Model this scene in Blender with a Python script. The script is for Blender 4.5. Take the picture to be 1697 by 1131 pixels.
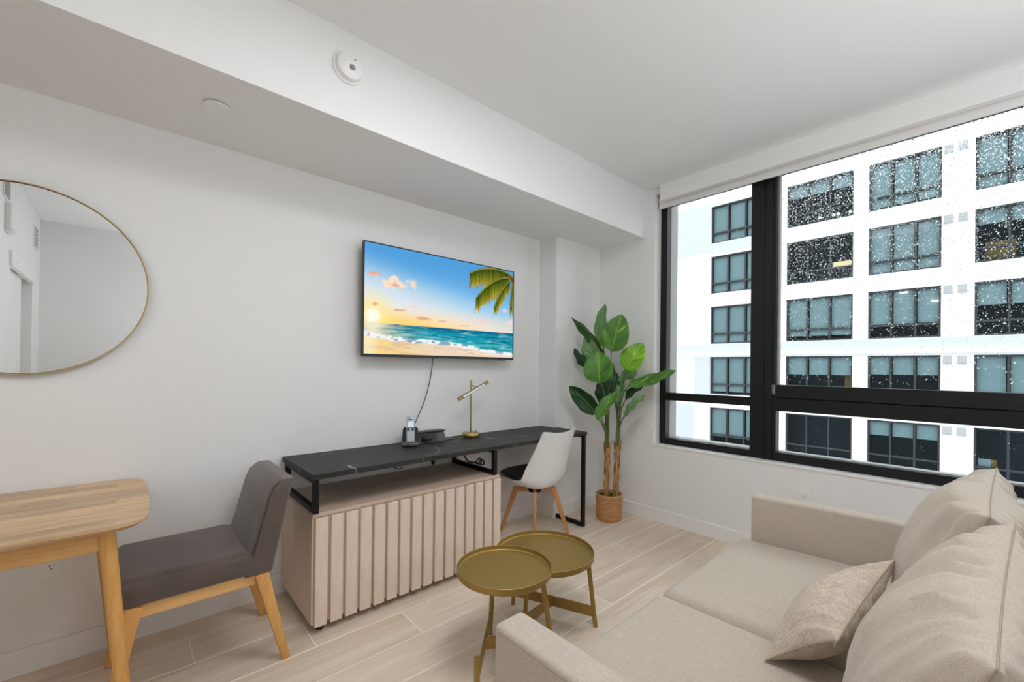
import bpy, bmesh, math, random
import numpy as np
from mathutils import Vector, Matrix, noise

for o in list(bpy.data.objects):
    bpy.data.objects.remove(o, do_unlink=True)
scene = bpy.context.scene
COL = scene.collection
PI = math.pi
rnd = random.Random(7)

# ------------------------------------------------------------------ camera
cam = bpy.data.cameras.new('camera')
cam.sensor_width = 36.0
cam.sensor_fit = 'HORIZONTAL'
cam.lens = 704.54 / 1697 * 36.0
cam.shift_x = 0.0
cam.shift_y = (605.19 - 565.5) / 1697
cam.clip_start = 0.02
cam_o = bpy.data.objects.new('camera', cam)
COL.objects.link(cam_o)
_y, _p, _r = 0.7335, 0.0031, 0.0110
_f = Vector((math.sin(_y) * math.cos(_p), math.cos(_y) * math.cos(_p), math.sin(_p)))
_rt = Vector((math.cos(_y), -math.sin(_y), 0))
_up = _rt.cross(_f)
_r2 = _rt * math.cos(_r) + _up * math.sin(_r)
_u2 = -_rt * math.sin(_r) + _up * math.cos(_r)
cam_o.matrix_world = Matrix(((_r2.x, _u2.x, -_f.x, 0), (_r2.y, _u2.y, -_f.y, 0), (_r2.z, _u2.z, -_f.z, 1.28), (0, 0, 0, 1)))
scene.camera = cam_o

# ------------------------------------------------------------------ light
vs = scene.view_settings
scene.display_settings.display_device = 'sRGB'
vs.view_transform = 'Standard'
vs.look = 'None'
vs.exposure = 0.0
vs.gamma = 1.0
vs.use_curve_mapping = False
scene.cycles.use_denoising = True
scene.cycles.max_bounces = 12
scene.cycles.diffuse_bounces = 8
scene.cycles.glossy_bounces = 6
scene.cycles.transparent_max_bounces = 16
scene.cycles.sample_clamp_indirect = 6.0
scene.cycles.caustics_reflective = False
scene.cycles.caustics_refractive = False

SKY = 3.4
world = bpy.data.worlds.new('overcast_sky')
scene.world = world
world.use_nodes = True
nt = world.node_tree
nt.nodes.clear()
_out = nt.nodes.new('ShaderNodeOutputWorld')
_bg = nt.nodes.new('ShaderNodeBackground')
_tc = nt.nodes.new('ShaderNodeTexCoord')
_sx = nt.nodes.new('ShaderNodeSeparateXYZ')
_mr = nt.nodes.new('ShaderNodeMapRange')
_mr.inputs['From Min'].default_value = -0.15
_mr.inputs['From Max'].default_value = 0.7
_cr = nt.nodes.new('ShaderNodeValToRGB')
_cr.color_ramp.elements[0].color = (0.42, 0.44, 0.46, 1)
_cr.color_ramp.elements[1].color = (0.95, 0.98, 1.0, 1)
nt.links.new(_tc.outputs['Generated'], _sx.inputs[0])
nt.links.new(_sx.outputs['Z'], _mr.inputs['Value'])
nt.links.new(_mr.outputs[0], _cr.inputs[0])
nt.links.new(_cr.outputs[0], _bg.inputs['Color'])
_bg.inputs['Strength'].default_value = SKY
nt.links.new(_bg.outputs[0], _out.inputs[0])


def area_light(name, loc, sx, sy, power, col=(.93, .96, 1.0), rot=(0, 0, 0)):
    l = bpy.data.lights.new(name, 'AREA')
    l.shape = 'RECTANGLE'
    l.size = sx
    l.size_y = sy
    l.energy = power
    l.color = col
    o = bpy.data.objects.new(name, l)
    COL.objects.link(o)
    o.location = loc
    o.rotation_euler = rot
    return o


area_light('kitchen_ceiling_light', (-1.6, 1.3, 2.77), 0.9, 0.9, 12, (.92, .96, 1.0))
area_light('living_room_fill_light', (0.98, 0.68, 2.78), 0.8, 0.6, 23, (.95, .97, 1.0))  # added overhead fill without a known fixture, brightens floor, sofa and sideboard
area_light('bounce_fill_uplight', (1.6, -0.95, 1.0), 1.4, 0.6, 31, (.92, .96, 1.0), (PI, 0, 0))  # added upward fill behind the sofa, stands in for even bounced light


# ------------------------------------------------------------------ helpers
def srgb(r, g, b):
    f = lambda c: (c / 255 / 12.92) if c / 255 <= 0.04045 else ((c / 255 + 0.055) / 1.055) ** 2.4
    return (f(r), f(g), f(b), 1.0)


def new_mat(name):
    m = bpy.data.materials.new(name)
    m.use_nodes = True
    m.node_tree.nodes.clear()
    N = m.node_tree.nodes
    out = N.new('ShaderNodeOutputMaterial')
    b = N.new('ShaderNodeBsdfPrincipled')
    m.node_tree.links.new(b.outputs[0], out.inputs[0])
    return m, N, m.node_tree.links, b, out


def mat(name, col, rough=0.5, metal=0.0, spec=0.5, noise_scale=None, noise_amt=0.06, bump=None, bump_scale=200, stretch=(1, 1, 1), sheen=0):
    m, N, L, b, out = new_mat(name)
    col = tuple(col[:3]) + (1,)
    b.inputs['Base Color'].default_value = col
    b.inputs['Roughness'].default_value = rough
    b.inputs['Metallic'].default_value = metal
    b.inputs['Specular IOR Level'].default_value = spec
    if sheen:
        b.inputs['Sheen Weight'].default_value = sheen
        b.inputs['Sheen Roughness'].default_value = 0.5
    tc = mp = None
    if noise_scale or bump:
        tc = N.new('ShaderNodeTexCoord')
        mp = N.new('ShaderNodeMapping')
        mp.inputs['Scale'].default_value = stretch
        L.new(tc.outputs['Object'], mp.inputs[0])
    if noise_scale:
        n = N.new('ShaderNodeTexNoise')
        n.inputs['Scale'].default_value = noise_scale
        n.inputs['Detail'].default_value = 5
        L.new(mp.outputs[0], n.inputs['Vector'])
        r = N.new('ShaderNodeValToRGB')
        r.color_ramp.elements[0].position = 0.3
        r.color_ramp.elements[1].position = 0.7
        r.color_ramp.elements[0].color = tuple(c * (1 - noise_amt) for c in col[:3]) + (1,)
        r.color_ramp.elements[1].color = tuple(min(1, c * (1 + noise_amt)) for c in col[:3]) + (1,)
        L.new(n.outputs['Fac'], r.inputs[0])
        L.new(r.outputs[0], b.inputs['Base Color'])
    if bump:
        n2 = N.new('ShaderNodeTexNoise')
        n2.inputs['Scale'].default_value = bump_scale
        n2.inputs['Detail'].default_value = 3
        L.new(mp.outputs[0], n2.inputs['Vector'])
        bp = N.new('ShaderNodeBump')
        bp.inputs['Strength'].default_value = bump
        bp.inputs['Distance'].default_value = 0.002
        L.new(n2.outputs['Fac'], bp.inputs['Height'])
        L.new(bp.outputs[0], b.inputs['Normal'])
    return m


def wood(name, c_light, c_dark, axis='X', scale=1.0, rough=0.45, contrast=(0.25, 0.75), knots=True, rand=0.0, spec=0.4):
    """grain running along one axis of the object's own space"""
    m, N, L, b, out = new_mat(name)
    tc = N.new('ShaderNodeTexCoord')
    mp = N.new('ShaderNodeMapping')
    s = {'X': (1.2, 14, 14), 'Y': (14, 1.2, 14), 'Z': (14, 14, 1.2)}[axis]
    mp.inputs['Scale'].default_value = tuple(v * scale for v in s)
    L.new(tc.outputs['Object'], mp.inputs[0])
    vec = mp.outputs[0]
    oi = N.new('ShaderNodeObjectInfo')
    if rand:
        ad = N.new('ShaderNodeVectorMath')
        ad.operation = 'ADD'
        sc = N.new('ShaderNodeVectorMath')
        sc.operation = 'SCALE'
        cmb = N.new('ShaderNodeCombineXYZ')
        for i in range(3):
            L.new(oi.outputs['Random'], cmb.inputs[i])
        L.new(cmb.outputs[0], sc.inputs[0])
        sc.inputs['Scale'].default_value = 97.0
        L.new(vec, ad.inputs[0])
        L.new(sc.outputs[0], ad.inputs[1])
        vec = ad.outputs[0]
    n1 = N.new('ShaderNodeTexNoise')
    n1.inputs['Scale'].default_value = 1.0
    n1.inputs['Detail'].default_value = 8
    n1.inputs['Roughness'].default_value = 0.62
    n1.inputs['Distortion'].default_value = 0.6
    L.new(vec, n1.inputs['Vector'])
    n2 = N.new('ShaderNodeTexNoise')
    n2.inputs['Scale'].default_value = 6.0
    n2.inputs['Detail'].default_value = 4
    L.new(vec, n2.inputs['Vector'])
    mx = N.new('ShaderNodeMath')
    mx.operation = 'MULTIPLY_ADD'
    mx.inputs[1].default_value = 0.35
    L.new(n2.outputs['Fac'], mx.inputs[0])
    ms = N.new('ShaderNodeMath')
    ms.operation = 'MULTIPLY'
    ms.inputs[1].default_value = 0.65
    L.new(n1.outputs['Fac'], ms.inputs[0])
    L.new(ms.outputs[0], mx.inputs[2])
    r = N.new('ShaderNodeValToRGB')
    r.color_ramp.elements[0].position = contrast[0]
    r.color_ramp.elements[1].position = contrast[1]
    r.color_ramp.elements[0].color = tuple(c_dark[:3]) + (1,)
    r.color_ramp.elements[1].color = tuple(c_light[:3]) + (1,)
    L.new(mx.outputs[0], r.inputs[0])
    colout = r.outputs[0]
    if rand:
        hs = N.new('ShaderNodeHueSaturation')
        mr = N.new('ShaderNodeMapRange')
        mr.inputs['To Min'].default_value = 1 - rand
        mr.inputs['To Max'].default_value = 1 + rand
        L.new(oi.outputs['Random'], mr.inputs['Value'])
        L.new(mr.outputs[0], hs.inputs['Value'])
        L.new(colout, hs.inputs['Color'])
        colout = hs.outputs[0]
    L.new(colout, b.inputs['Base Color'])
    b.inputs['Roughness'].default_value = rough
    b.inputs['Specular IOR Level'].default_value = spec
    bp = N.new('ShaderNodeBump')
    bp.inputs['Strength'].default_value = 0.08
    bp.inputs['Distance'].default_value = 0.002
    L.new(n2.outputs['Fac'], bp.inputs['Height'])
    L.new(bp.outputs[0], b.inputs['Normal'])
    return m


def weave(name, c1, c2, scale=900, slub=60, slub_amt=0.18, threads=((1.0, 0.10, 1.0), (0.10, 1.0, 1.0)), rough=0.95, bump=0.35, sheen=0.15):
    m, N, L, b, out = new_mat(name)
    tc = N.new('ShaderNodeTexCoord')
    cols = []
    for st in threads:
        mp = N.new('ShaderNodeMapping')
        mp.inputs['Scale'].default_value = st
        L.new(tc.outputs['Object'], mp.inputs[0])
        n = N.new('ShaderNodeTexNoise')
        n.inputs['Scale'].default_value = scale
        n.inputs['Detail'].default_value = 2
        L.new(mp.outputs[0], n.inputs['Vector'])
        cols.append(n.outputs['Fac'])
    ad = N.new('ShaderNodeMath')
    ad.operation = 'ADD'
    L.new(cols[0], ad.inputs[0])
    L.new(cols[1], ad.inputs[1])
    n3 = N.new('ShaderNodeTexNoise')
    n3.inputs['Scale'].default_value = slub
    n3.inputs['Detail'].default_value = 4
    L.new(tc.outputs['Object'], n3.inputs['Vector'])
    ma = N.new('ShaderNodeMath')
    ma.operation = 'MULTIPLY_ADD'
    ma.inputs[1].default_value = slub_amt
    L.new(n3.outputs['Fac'], ma.inputs[0])
    L.new(ad.outputs[0], ma.inputs[2])
    mr = N.new('ShaderNodeMapRange')
    mr.inputs['From Min'].default_value = 0.65 + slub_amt * .5
    mr.inputs['From Max'].default_value = 1.35 + slub_amt * .5
    L.new(ma.outputs[0], mr.inputs['Value'])
    r = N.new('ShaderNodeValToRGB')
    r.color_ramp.elements[0].color = tuple(c1[:3]) + (1,)
    r.color_ramp.elements[1].color = tuple(c2[:3]) + (1,)
    L.new(mr.outputs[0], r.inputs[0])
    L.new(r.outputs[0], b.inputs['Base Color'])
    b.inputs['Roughness'].default_value = rough
    b.inputs['Specular IOR Level'].default_value = 0.15
    b.inputs['Sheen Weight'].default_value = sheen
    bp = N.new('ShaderNodeBump')
    bp.inputs['Strength'].default_value = bump
    bp.inputs['Distance'].default_value = 0.0012
    L.new(ad.outputs[0], bp.inputs['Height'])
    L.new(bp.outputs[0], b.inputs['Normal'])
    return m


def glass_pane(name, tint, refl=0.06):
    m = bpy.data.materials.new(name)
    m.use_nodes = True
    N = m.node_tree.nodes
    L = m.node_tree.links
    N.clear()
    out = N.new('ShaderNodeOutputMaterial')
    t = N.new('ShaderNodeBsdfTransparent')
    t.inputs[0].default_value = tuple(tint) + (1,)
    g = N.new('ShaderNodeBsdfGlossy')
    g.inputs['Roughness'].default_value = 0.02
    mx = N.new('ShaderNodeMixShader')
    fr = N.new('ShaderNodeFresnel')
    fr.inputs['IOR'].default_value = 1.0 + refl * 8
    L.new(fr.outputs[0], mx.inputs[0])
    L.new(t.outputs[0], mx.inputs[1])
    L.new(g.outputs[0], mx.inputs[2])
    L.new(mx.outputs[0], out.inputs[0])
    return m


class MB:
    """collects shapes into one mesh"""
    def __init__(self):
        self.bm = bmesh.new()

    def _bevel(self, verts, w, seg):
        es = set()
        vs_ = set(verts)
        for v in verts:
            for e in v.link_edges:
                if e.other_vert(v) in vs_:
                    es.add(e)
        bmesh.ops.bevel(self.bm, geom=list(es), offset=w, segments=seg, profile=0.5, affect='EDGES')

    def box(self, x0, x1, y0, y1, z0, z1, bevel=0, seg=2):
        vs_ = [self.bm.verts.new((x, y, z)) for x in (x0, x1) for y in (y0, y1) for z in (z0, z1)]
        F = ((0, 1, 3, 2), (4, 6, 7, 5), (0, 4, 5, 1), (2, 3, 7, 6), (0, 2, 6, 4), (1, 5, 7, 3))
        for f in F:
            self.bm.faces.new([vs_[i] for i in f])
        if bevel:
            self._bevel(vs_, bevel, seg)
        return self

    def hexa(self, pts, bevel=0, seg=2):
        """8 points, order as in box: x0y0z0,x0y0z1,x0y1z0,x0y1z1,x1..."""
        vs_ = [self.bm.verts.new(p) for p in pts]
        F = ((0, 1, 3, 2), (4, 6, 7, 5), (0, 4, 5, 1), (2, 3, 7, 6), (0, 2, 6, 4), (1, 5, 7, 3))
        for f in F:
            self.bm.faces.new([vs_[i] for i in f])
        if bevel:
            self._bevel(vs_, bevel, seg)
        return self

    def bar(self, p0, p1, a0, b0, a1=None, b1=None, side=(0, 1, 0), bevel=0):
        """tapering rectangular bar from p0 to p1; a along side, b across"""
        a1 = a0 if a1 is None else a1
        b1 = b0 if b1 is None else b1
        p0, p1 = Vector(p0), Vector(p1)
        d = (p1 - p0).normalized()
        s = Vector(side)
        s = (s - d * s.dot(d)).normalized()
        t = d.cross(s)
        P = []
        for p, a, b in ((p0, a0, b0), (p1, a1, b1)):
            P.append([p - s * a / 2 - t * b / 2, p - s * a / 2 + t * b / 2, p + s * a / 2 - t * b / 2, p + s * a / 2 + t * b / 2])
        return self.hexa(P[0] + P[1], bevel)

    def cyl(self, p0, p1, r0, r1=None, n=20, cap=True):
        return self.tube([p0, p1], [r0, r0 if r1 is None else r1], n, cap)

    def tube(self, pts, r, n=10, cap=True):
        pts = [Vector(p) for p in pts]
        if not isinstance(r, (list, tuple)):
            r = [r] * len(pts)
        rings = []
        up = None
        for i, p in enumerate(pts):
            d = (pts[min(i + 1, len(pts) - 1)] - pts[max(i - 1, 0)]).normalized()
            if up is None:
                up = Vector((0, 0, 1)) if abs(d.z) < 0.9 else Vector((1, 0, 0))
            s = (up - d * up.dot(d)).normalized()
            up = s
            t = d.cross(s)
            rings.append([self.bm.verts.new(p + (s * math.cos(2 * PI * k / n) + t * math.sin(2 * PI * k / n)) * r[i]) for k in range(n)])
        for a, b in zip(rings, rings[1:]):
            for k in range(n):
                self.bm.faces.new((a[k], a[(k + 1) % n], b[(k + 1) % n], b[k]))
        if cap:
            self.bm.faces.new(list(reversed(rings[0])))
            self.bm.faces.new(rings[-1])
        return self

    def lathe(self, prof, c, axis='Z', n=40, close=True):
        """prof: list of (radius, height); c: centre"""
        c = Vector(c)
        rings = []
        for (r, h) in prof:
            if r < 1e-6:
                v = {'Z': (0, 0, h), 'Y': (0, h, 0), 'X': (h, 0, 0)}[axis]
                rings.append([self.bm.verts.new(c + Vector(v))])
                continue
            ring = []
            for k in range(n):
                a = 2 * PI * k / n
                u, w = r * math.cos(a), r * math.sin(a)
                v = {'Z': (u, w, h), 'Y': (u, h, -w), 'X': (h, u, w)}[axis]
                ring.append(self.bm.verts.new(c + Vector(v)))
            rings.append(ring)
        for a, b in zip(rings, rings[1:]):
            if len(a) == 1 and len(b) == 1:
                continue
            for k in range(n):
                k2 = (k + 1) % n
                if len(a) == 1:
                    self.bm.faces.new((a[0], b[k2], b[k]))
                elif len(b) == 1:
                    self.bm.faces.new((a[k], a[k2], b[0]))
                else:
                    self.bm.faces.new((a[k], a[k2], b[k2], b[k]))
        return self

    def grid(self, fn, nu, nv, wrap_u=False):
        V = [[self.bm.verts.new(fn(i / (nu - (0 if wrap_u else 1)), j / (nv - 1))) for j in range(nv)] for i in range(nu)]
        for i in range(nu if wrap_u else nu - 1):
            for j in range(nv - 1):
                i2 = (i + 1) % nu
                self.bm.faces.new((V[i][j], V[i2][j], V[i2][j + 1], V[i][j + 1]))
        return V

    def prism(self, outline, z0, z1, bevel=0, seg=2):
        """extrude an xy outline from z0 to z1"""
        lo = [self.bm.verts.new((x, y, z0)) for x, y in outline]
        hi = [self.bm.verts.new((x, y, z1)) for x, y in outline]
        n = len(outline)
        self.bm.faces.new(list(reversed(lo)))
        self.bm.faces.new(hi)
        for k in range(n):
            self.bm.faces.new((lo[k], lo[(k + 1) % n], hi[(k + 1) % n], hi[k]))
        if bevel:
            es = [e for v in lo + hi for e in v.link_edges if abs(e.verts[0].co.z - e.verts[1].co.z) < 1e-6]
            bmesh.ops.bevel(self.bm, geom=list(set(es)), offset=bevel, segments=seg, profile=0.5, affect='EDGES')
        return self

    def build(self, name, material, parent=None, smooth=True, angle=40, org=None):
        if org is None:
            org = world_loc(parent) if parent else Vector((0, 0, 0))
        bmesh.ops.recalc_face_normals(self.bm, faces=self.bm.faces[:])
        me = bpy.data.meshes.new(name)
        for v in self.bm.verts:
            v.co -= org
        self.bm.to_mesh(me)
        self.bm.free()
        if material:
            me.materials.append(material)
        if smooth:
            me.shade_smooth()
            me.set_sharp_from_angle(angle=math.radians(angle))
        o = bpy.data.objects.new(name, me)
        COL.objects.link(o)
        if parent:
            o.parent = parent
        else:
            o.location = org
        return o


def world_loc(o):
    v = Vector((0, 0, 0))
    while o:
        v += o.location
        o = o.parent
    return v


def tag(o, label=None, cat=None, group=None, kind=None):
    if label:
        o['label'] = label
    if cat:
        o['category'] = cat
    if group:
        o['group'] = group
    if kind:
        o['kind'] = kind
    return o


def thing(name, loc, label, cat, group=None, kind=None):
    o = bpy.data.objects.new(name, None)
    o.empty_display_size = 0.1
    COL.objects.link(o)
    o.location = loc
    return tag(o, label, cat, group, kind)


def dup(o, parent, loc):
    c = o.copy()
    COL.objects.link(c)
    c.parent = parent
    c.location = loc
    return c


# ------------------------------------------------------------------ materials
M = {}
M['wall'] = mat('white_wall_paint', (.82, .82, .815), 0.75, spec=0.2, bump=0.05, bump_scale=120)
M['ceiling'] = mat('white_ceiling_paint', (.80, .805, .805), 0.85, spec=0.1, bump=0.06, bump_scale=90)
M['trim'] = mat('white_satin_trim', (.84, .84, .83), 0.4, spec=0.35)
M['plastic_white'] = mat('white_plastic', (.82, .82, .80), 0.35)
M['dark_slot'] = mat('dark_slot', (.03, .03, .03), 0.6)
M['grout'] = mat('pale_grout', srgb(246, 238, 226), 0.9, noise_scale=40)
M['plank'] = wood('wood_look_porcelain_plank', srgb(234, 220, 204), srgb(204, 182, 158), 'X', 0.7, 0.42, (0.28, 0.66), rand=0.07, spec=0.45)
M['frame_black'] = mat('black_window_aluminium', (.008, .008, .009), 0.45, spec=0.3)
M['frame_grey'] = mat('grey_outer_aluminium', (.30, .29, .285), 0.45)
M['brass'] = mat('satin_brass', srgb(184, 158, 108), 0.32, 1.0)
M['brass_mirror'] = mat('brushed_gold_frame', srgb(200, 172, 122), 0.35, 1.0)
M['gold_tray'] = mat('matte_gold_powder_coat', srgb(166, 138, 78), 0.45, 0.7)
M['black_steel'] = mat('black_powder_coated_steel', (.006, .006, .007), 0.5, spec=0.25)
M['black_plastic'] = mat('black_plastic', (.014, .014, .016), 0.35)
M['grey_plastic'] = mat('charcoal_grey_plastic', (.06, .062, .066), 0.4)
M['cable'] = mat('black_cable', (.02, .02, .02), 0.5)
M['cable_grey'] = mat('grey_cable', (.35, .35, .34), 0.5)
M['sofa'] = weave('beige_woven_upholstery', srgb(172, 159, 146), srgb(200, 189, 176), 700, 30)
M['linen'] = weave('slubby_natural_linen', srgb(168, 150, 134), srgb(214, 200, 184), 420, 55, slub_amt=0.5, bump=0.6, threads=((1.0, 0.07, 0.07), (0.06, 1.0, 0.5)))
M['piping'] = mat('beige_seam_thread', srgb(166, 149, 130), 0.9)
M['velvet'] = mat('brown_grey_velvet', srgb(92, 80, 74), 0.8, spec=0.2, noise_scale=7, noise_amt=0.16, bump=0.1, bump_scale=600, sheen=0.35)
M['oak_leg'] = wood('honey_rubberwood', srgb(226, 176, 108), srgb(196, 140, 72), 'Z', 1.6, 0.4, (0.3, 0.7))
M['oak_rail'] = wood('honey_rubberwood_rail', srgb(228, 184, 124), srgb(200, 150, 88), 'X', 1.6, 0.4, (0.3, 0.7))
M['beech'] = wood('beech_leg', srgb(206, 152, 104), srgb(176, 118, 70), 'Z', 1.6, 0.45, (0.3, 0.7))
M['sideboard'] = wood('bleached_oak_veneer', srgb(234, 218, 204), srgb(210, 188, 170), 'Z', 1.6, 0.5, (0.25, 0.75))
M['sideboard_top'] = wood('bleached_oak_veneer_top', srgb(212, 190, 170), srgb(182, 157, 137), 'X', 1.5, 0.5, (0.25, 0.75))
M['mirror'] = mat('silvered_mirror_glass', (.78, .79, .79), 0.0, 1.0)
M['white_shell'] = mat('white_polypropylene', (.80, .80, .80), 0.38)
M['cushion_black'] = mat('black_leatherette', (.02, .02, .021), 0.5, bump=0.2, bump_scale=300)
M['pane'] = glass_pane('clear_window_glass', (.95, .97, .97), 0.014)


def butcher_block():
    m, N, L, b, out = new_mat('butcher_block_rubberwood')
    tc = N.new('ShaderNodeTexCoord')
    br = N.new('ShaderNodeTexBrick')
    br.inputs['Scale'].default_value = 1.0
    br.inputs['Mortar Size'].default_value = 0.0012
    br.inputs['Mortar Smooth'].default_value = 1.0
    br.inputs['Brick Width'].default_value = 0.26
    br.inputs['Row Height'].default_value = 0.07
    br.inputs['Color1'].default_value = (0.0, 0, 0, 1)
    br.inputs['Color2'].default_value = (1.0, 1, 1, 1)
    br.inputs['Mortar'].default_value = (0.3, .3, .3, 1)
    br.inputs['Bias'].default_value = 0.0
    mp0 = N.new('ShaderNodeMapping')
    mp0.inputs['Rotation'].default_value = (0, 0, 0)
    L.new(tc.outputs['Object'], mp0.inputs[0])
    L.new(mp0.outputs[0], br.inputs['Vector'])
    mp = N.new('ShaderNodeMapping')
    mp.inputs['Scale'].default_value = (3, 26, 26)
    L.new(tc.outputs['Object'], mp.inputs[0])
    ad = N.new('ShaderNodeVectorMath')
    ad.operation = 'MULTIPLY_ADD'
    L.new(br.outputs['Color'], ad.inputs[0])
    ad.inputs[1].default_value = (37, 53, 19)
    L.new(mp.outputs[0], ad.inputs[2])
    n = N.new('ShaderNodeTexNoise')
    n.inputs['Scale'].default_value = 1.0
    n.inputs['Detail'].default_value = 6
    n.inputs['Distortion'].default_value = 0.8
    L.new(ad.outputs[0], n.inputs['Vector'])
    r = N.new('ShaderNodeValToRGB')
    r.color_ramp.elements[0].position = 0.3
    r.color_ramp.elements[1].position = 0.7
    r.color_ramp.elements[0].color = srgb(192, 152, 112)
    r.color_ramp.elements[1].color = srgb(224, 192, 152)
    L.new(n.outputs['Fac'], r.inputs[0])
    hs = N.new('ShaderNodeHueSaturation')
    mr = N.new('ShaderNodeMapRange')
    mr.inputs['To Min'].default_value = 0.74
    mr.inputs['To Max'].default_value = 1.12
    L.new(br.outputs['Color'], mr.inputs['Value'])
    L.new(mr.outputs[0], hs.inputs['Value'])
    L.new(r.outputs[0], hs.inputs['Color'])
    L.new(hs.outputs[0], b.inputs['Base Color'])
    b.inputs['Roughness'].default_value = 0.38
    return m


def marble():
    m, N, L, b, out = new_mat('charcoal_marble_laminate')
    tc = N.new('ShaderNodeTexCoord')
    n = N.new('ShaderNodeTexNoise')
    n.inputs['Scale'].default_value = 3.0
    n.inputs['Detail'].default_value = 6
    L.new(tc.outputs['Object'], n.inputs['Vector'])
    r0 = N.new('ShaderNodeValToRGB')
    r0.color_ramp.elements[0].color = (.022, .022, .023, 1)
    r0.color_ramp.elements[1].color = (.050, .049, .048, 1)
    L.new(n.outputs['Fac'], r0.inputs[0])
    # thin veins: zero crossings of warped noise, broken up by a mask
    nv = N.new('ShaderNodeTexNoise')
    nv.inputs['Scale'].default_value = 1.7
    nv.inputs['Detail'].default_value = 3
    nv.inputs['Distortion'].default_value = 0.7
    L.new(tc.outputs['Object'], nv.inputs['Vector'])
    sub = N.new('ShaderNodeMath')
    sub.operation = 'SUBTRACT'
    sub.inputs[1].default_value = 0.5
    L.new(nv.outputs['Fac'], sub.inputs[0])
    ab = N.new('ShaderNodeMath')
    ab.operation = 'ABSOLUTE'
    L.new(sub.outputs[0], ab.inputs[0])
    rv = N.new('ShaderNodeMapRange')
    rv.inputs['From Min'].default_value = 0.0
    rv.inputs['From Max'].default_value = 0.006
    rv.inputs['To Min'].default_value = 1.0
    rv.inputs['To Max'].default_value = 0.0
    L.new(ab.outputs[0], rv.inputs['Value'])
    nm = N.new('ShaderNodeTexNoise')
    nm.inputs['Scale'].default_value = 5.0
    L.new(tc.outputs['Object'], nm.inputs['Vector'])
    rm = N.new('ShaderNodeMapRange')
    rm.inputs['From Min'].default_value = 0.42
    rm.inputs['From Max'].default_value = 0.56
    L.new(nm.outputs['Fac'], rm.inputs['Value'])
    mu = N.new('ShaderNodeMath')
    mu.operation = 'MULTIPLY'
    L.new(rv.outputs[0], mu.inputs[0])
    L.new(rm.outputs[0], mu.inputs[1])
    mx = N.new('ShaderNodeMix')
    mx.data_type = 'RGBA'
    L.new(mu.outputs[0], mx.inputs['Factor'])
    L.new(r0.outputs[0], mx.inputs['A'])
    mx.inputs['B'].default_value = (.36, .35, .33, 1)
    L.new(mx.outputs['Result'], b.inputs['Base Color'])
    b.inputs['Roughness'].default_value = 0.46
    b.inputs['Specular IOR Level'].default_value = 0.12
    return m


M['butcher'] = butcher_block()
M['marble'] = marble()

# ------------------------------------------------------------------ room
XE, YN, ZC = 3.296, 2.6305, 2.796       # east wall, north wall, ceiling
SOFY, SOFZ = 1.9495, 2.390
T = 0.16
fl = MB().box(-3.4, XE + 0.02, -1.75, YN + 0.02, -0.20, -0.0012).build('floor', M['grout'], smooth=False)
tag(fl, 'pale wood-look plank floor of the living room', 'floor', kind='structure')
ROW = 0.2262
planks = {}


def plank(x0, x1, y0, y1):
    L_, W_ = round(x1 - x0, 3), round(y1 - y0, 3)
    key = (L_, W_)
    if key not in planks:
        g = 0.0030
        o = MB().box(-L_ / 2 + g, L_ / 2 - g, -W_ / 2 + g, W_ / 2 - g, -0.008, 0.0, bevel=0.0006, seg=1).build('plank', M['plank'], fl, smooth=False, org=Vector((0, 0, 0)))
        planks[key] = o
    else:
        o = dup(planks[key], fl, (0, 0, 0))
    o.location = ((x0 + x1) / 2, (y0 + y1) / 2, rnd.uniform(-0.0002, 0.0002))


PL = 1.205
joints = {1: 0.646, 0: 1.061, -1: 1.434, -2: 0.75, 2: 0.22}   # a joint seen in each course
y = 2.016
k = 0
for row in range(2, -18, -1):
    ya, yb = 2.016 + (row - 1) * ROW, 2.016 + row * ROW
    yb = min(yb, YN)
    ya = max(ya, -1.6)
    if yb - ya < 0.02:
        continue
    j = joints.get(row, rnd.uniform(0, PL))
    x = j - PL * 4
    while x < XE:
        a, b_ = max(x, -3.25), min(x + PL, XE)
        if b_ - a > 0.03:
            plank(a, b_, ya, yb)
        x += PL
# course next to the north wall
ya, yb = 2.016 + 2 * ROW, YN
x = 0.22 + 0.5 - PL * 4
while x < XE:
    a, b_ = max(x, -3.25), min(x + PL, XE)
    if b_ - a > 0.03:
        plank(a, b_, ya, yb)
    x += PL

ce = MB().box(-3.4, XE + T, -1.75, YN + T, ZC, ZC + 0.2).build('ceiling', M['ceiling'], smooth=False)
tag(ce, 'flat white ceiling', 'ceiling', kind='structure')
wn = MB().box(-3.4, XE + T, YN, YN + T, -0.2, ZC + 0.1).build('wall_north', M['wall'], smooth=False)
tag(wn, 'long white wall behind the television', 'wall', kind='structure')
WY1, WY0, WZ0, WZ1 = 1.880, -1.20, 0.636, 2.74
we = MB()
we.box(XE, XE + 0.22, WY1, YN + T, -0.2, ZC + 0.1)
we.box(XE, XE + 0.22, -1.75, WY0, -0.2, ZC + 0.1)
we.box(XE, XE + 0.22, WY0, WY1, -0.2, WZ0)
we.box(XE, XE + 0.22, WY0, WY1, WZ1, ZC + 0.1)
we = we.build('wall_east', M['wall'], smooth=False)
tag(we, 'white window wall at the right', 'wall', kind='structure')
ws = MB().box(-3.4, XE + T, -1.75, -1.55, -0.2, ZC + 0.1).build('wall_south', M['wall'], smooth=False)
tag(ws, 'white wall behind the camera, seen in the round mirror', 'wall', kind='structure')
ww = MB().box(-3.4, -3.2, -1.75, YN + T, -0.2, ZC + 0.1).build('wall_west', M['wall'], smooth=False)
tag(ww, 'white far wall of the kitchen side', 'wall', kind='structure')
DX = -0.72
wp = MB()
wp.box(DX - 0.12, DX, -0.05, 0.45, -0.2, ZC + 0.1)
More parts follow.
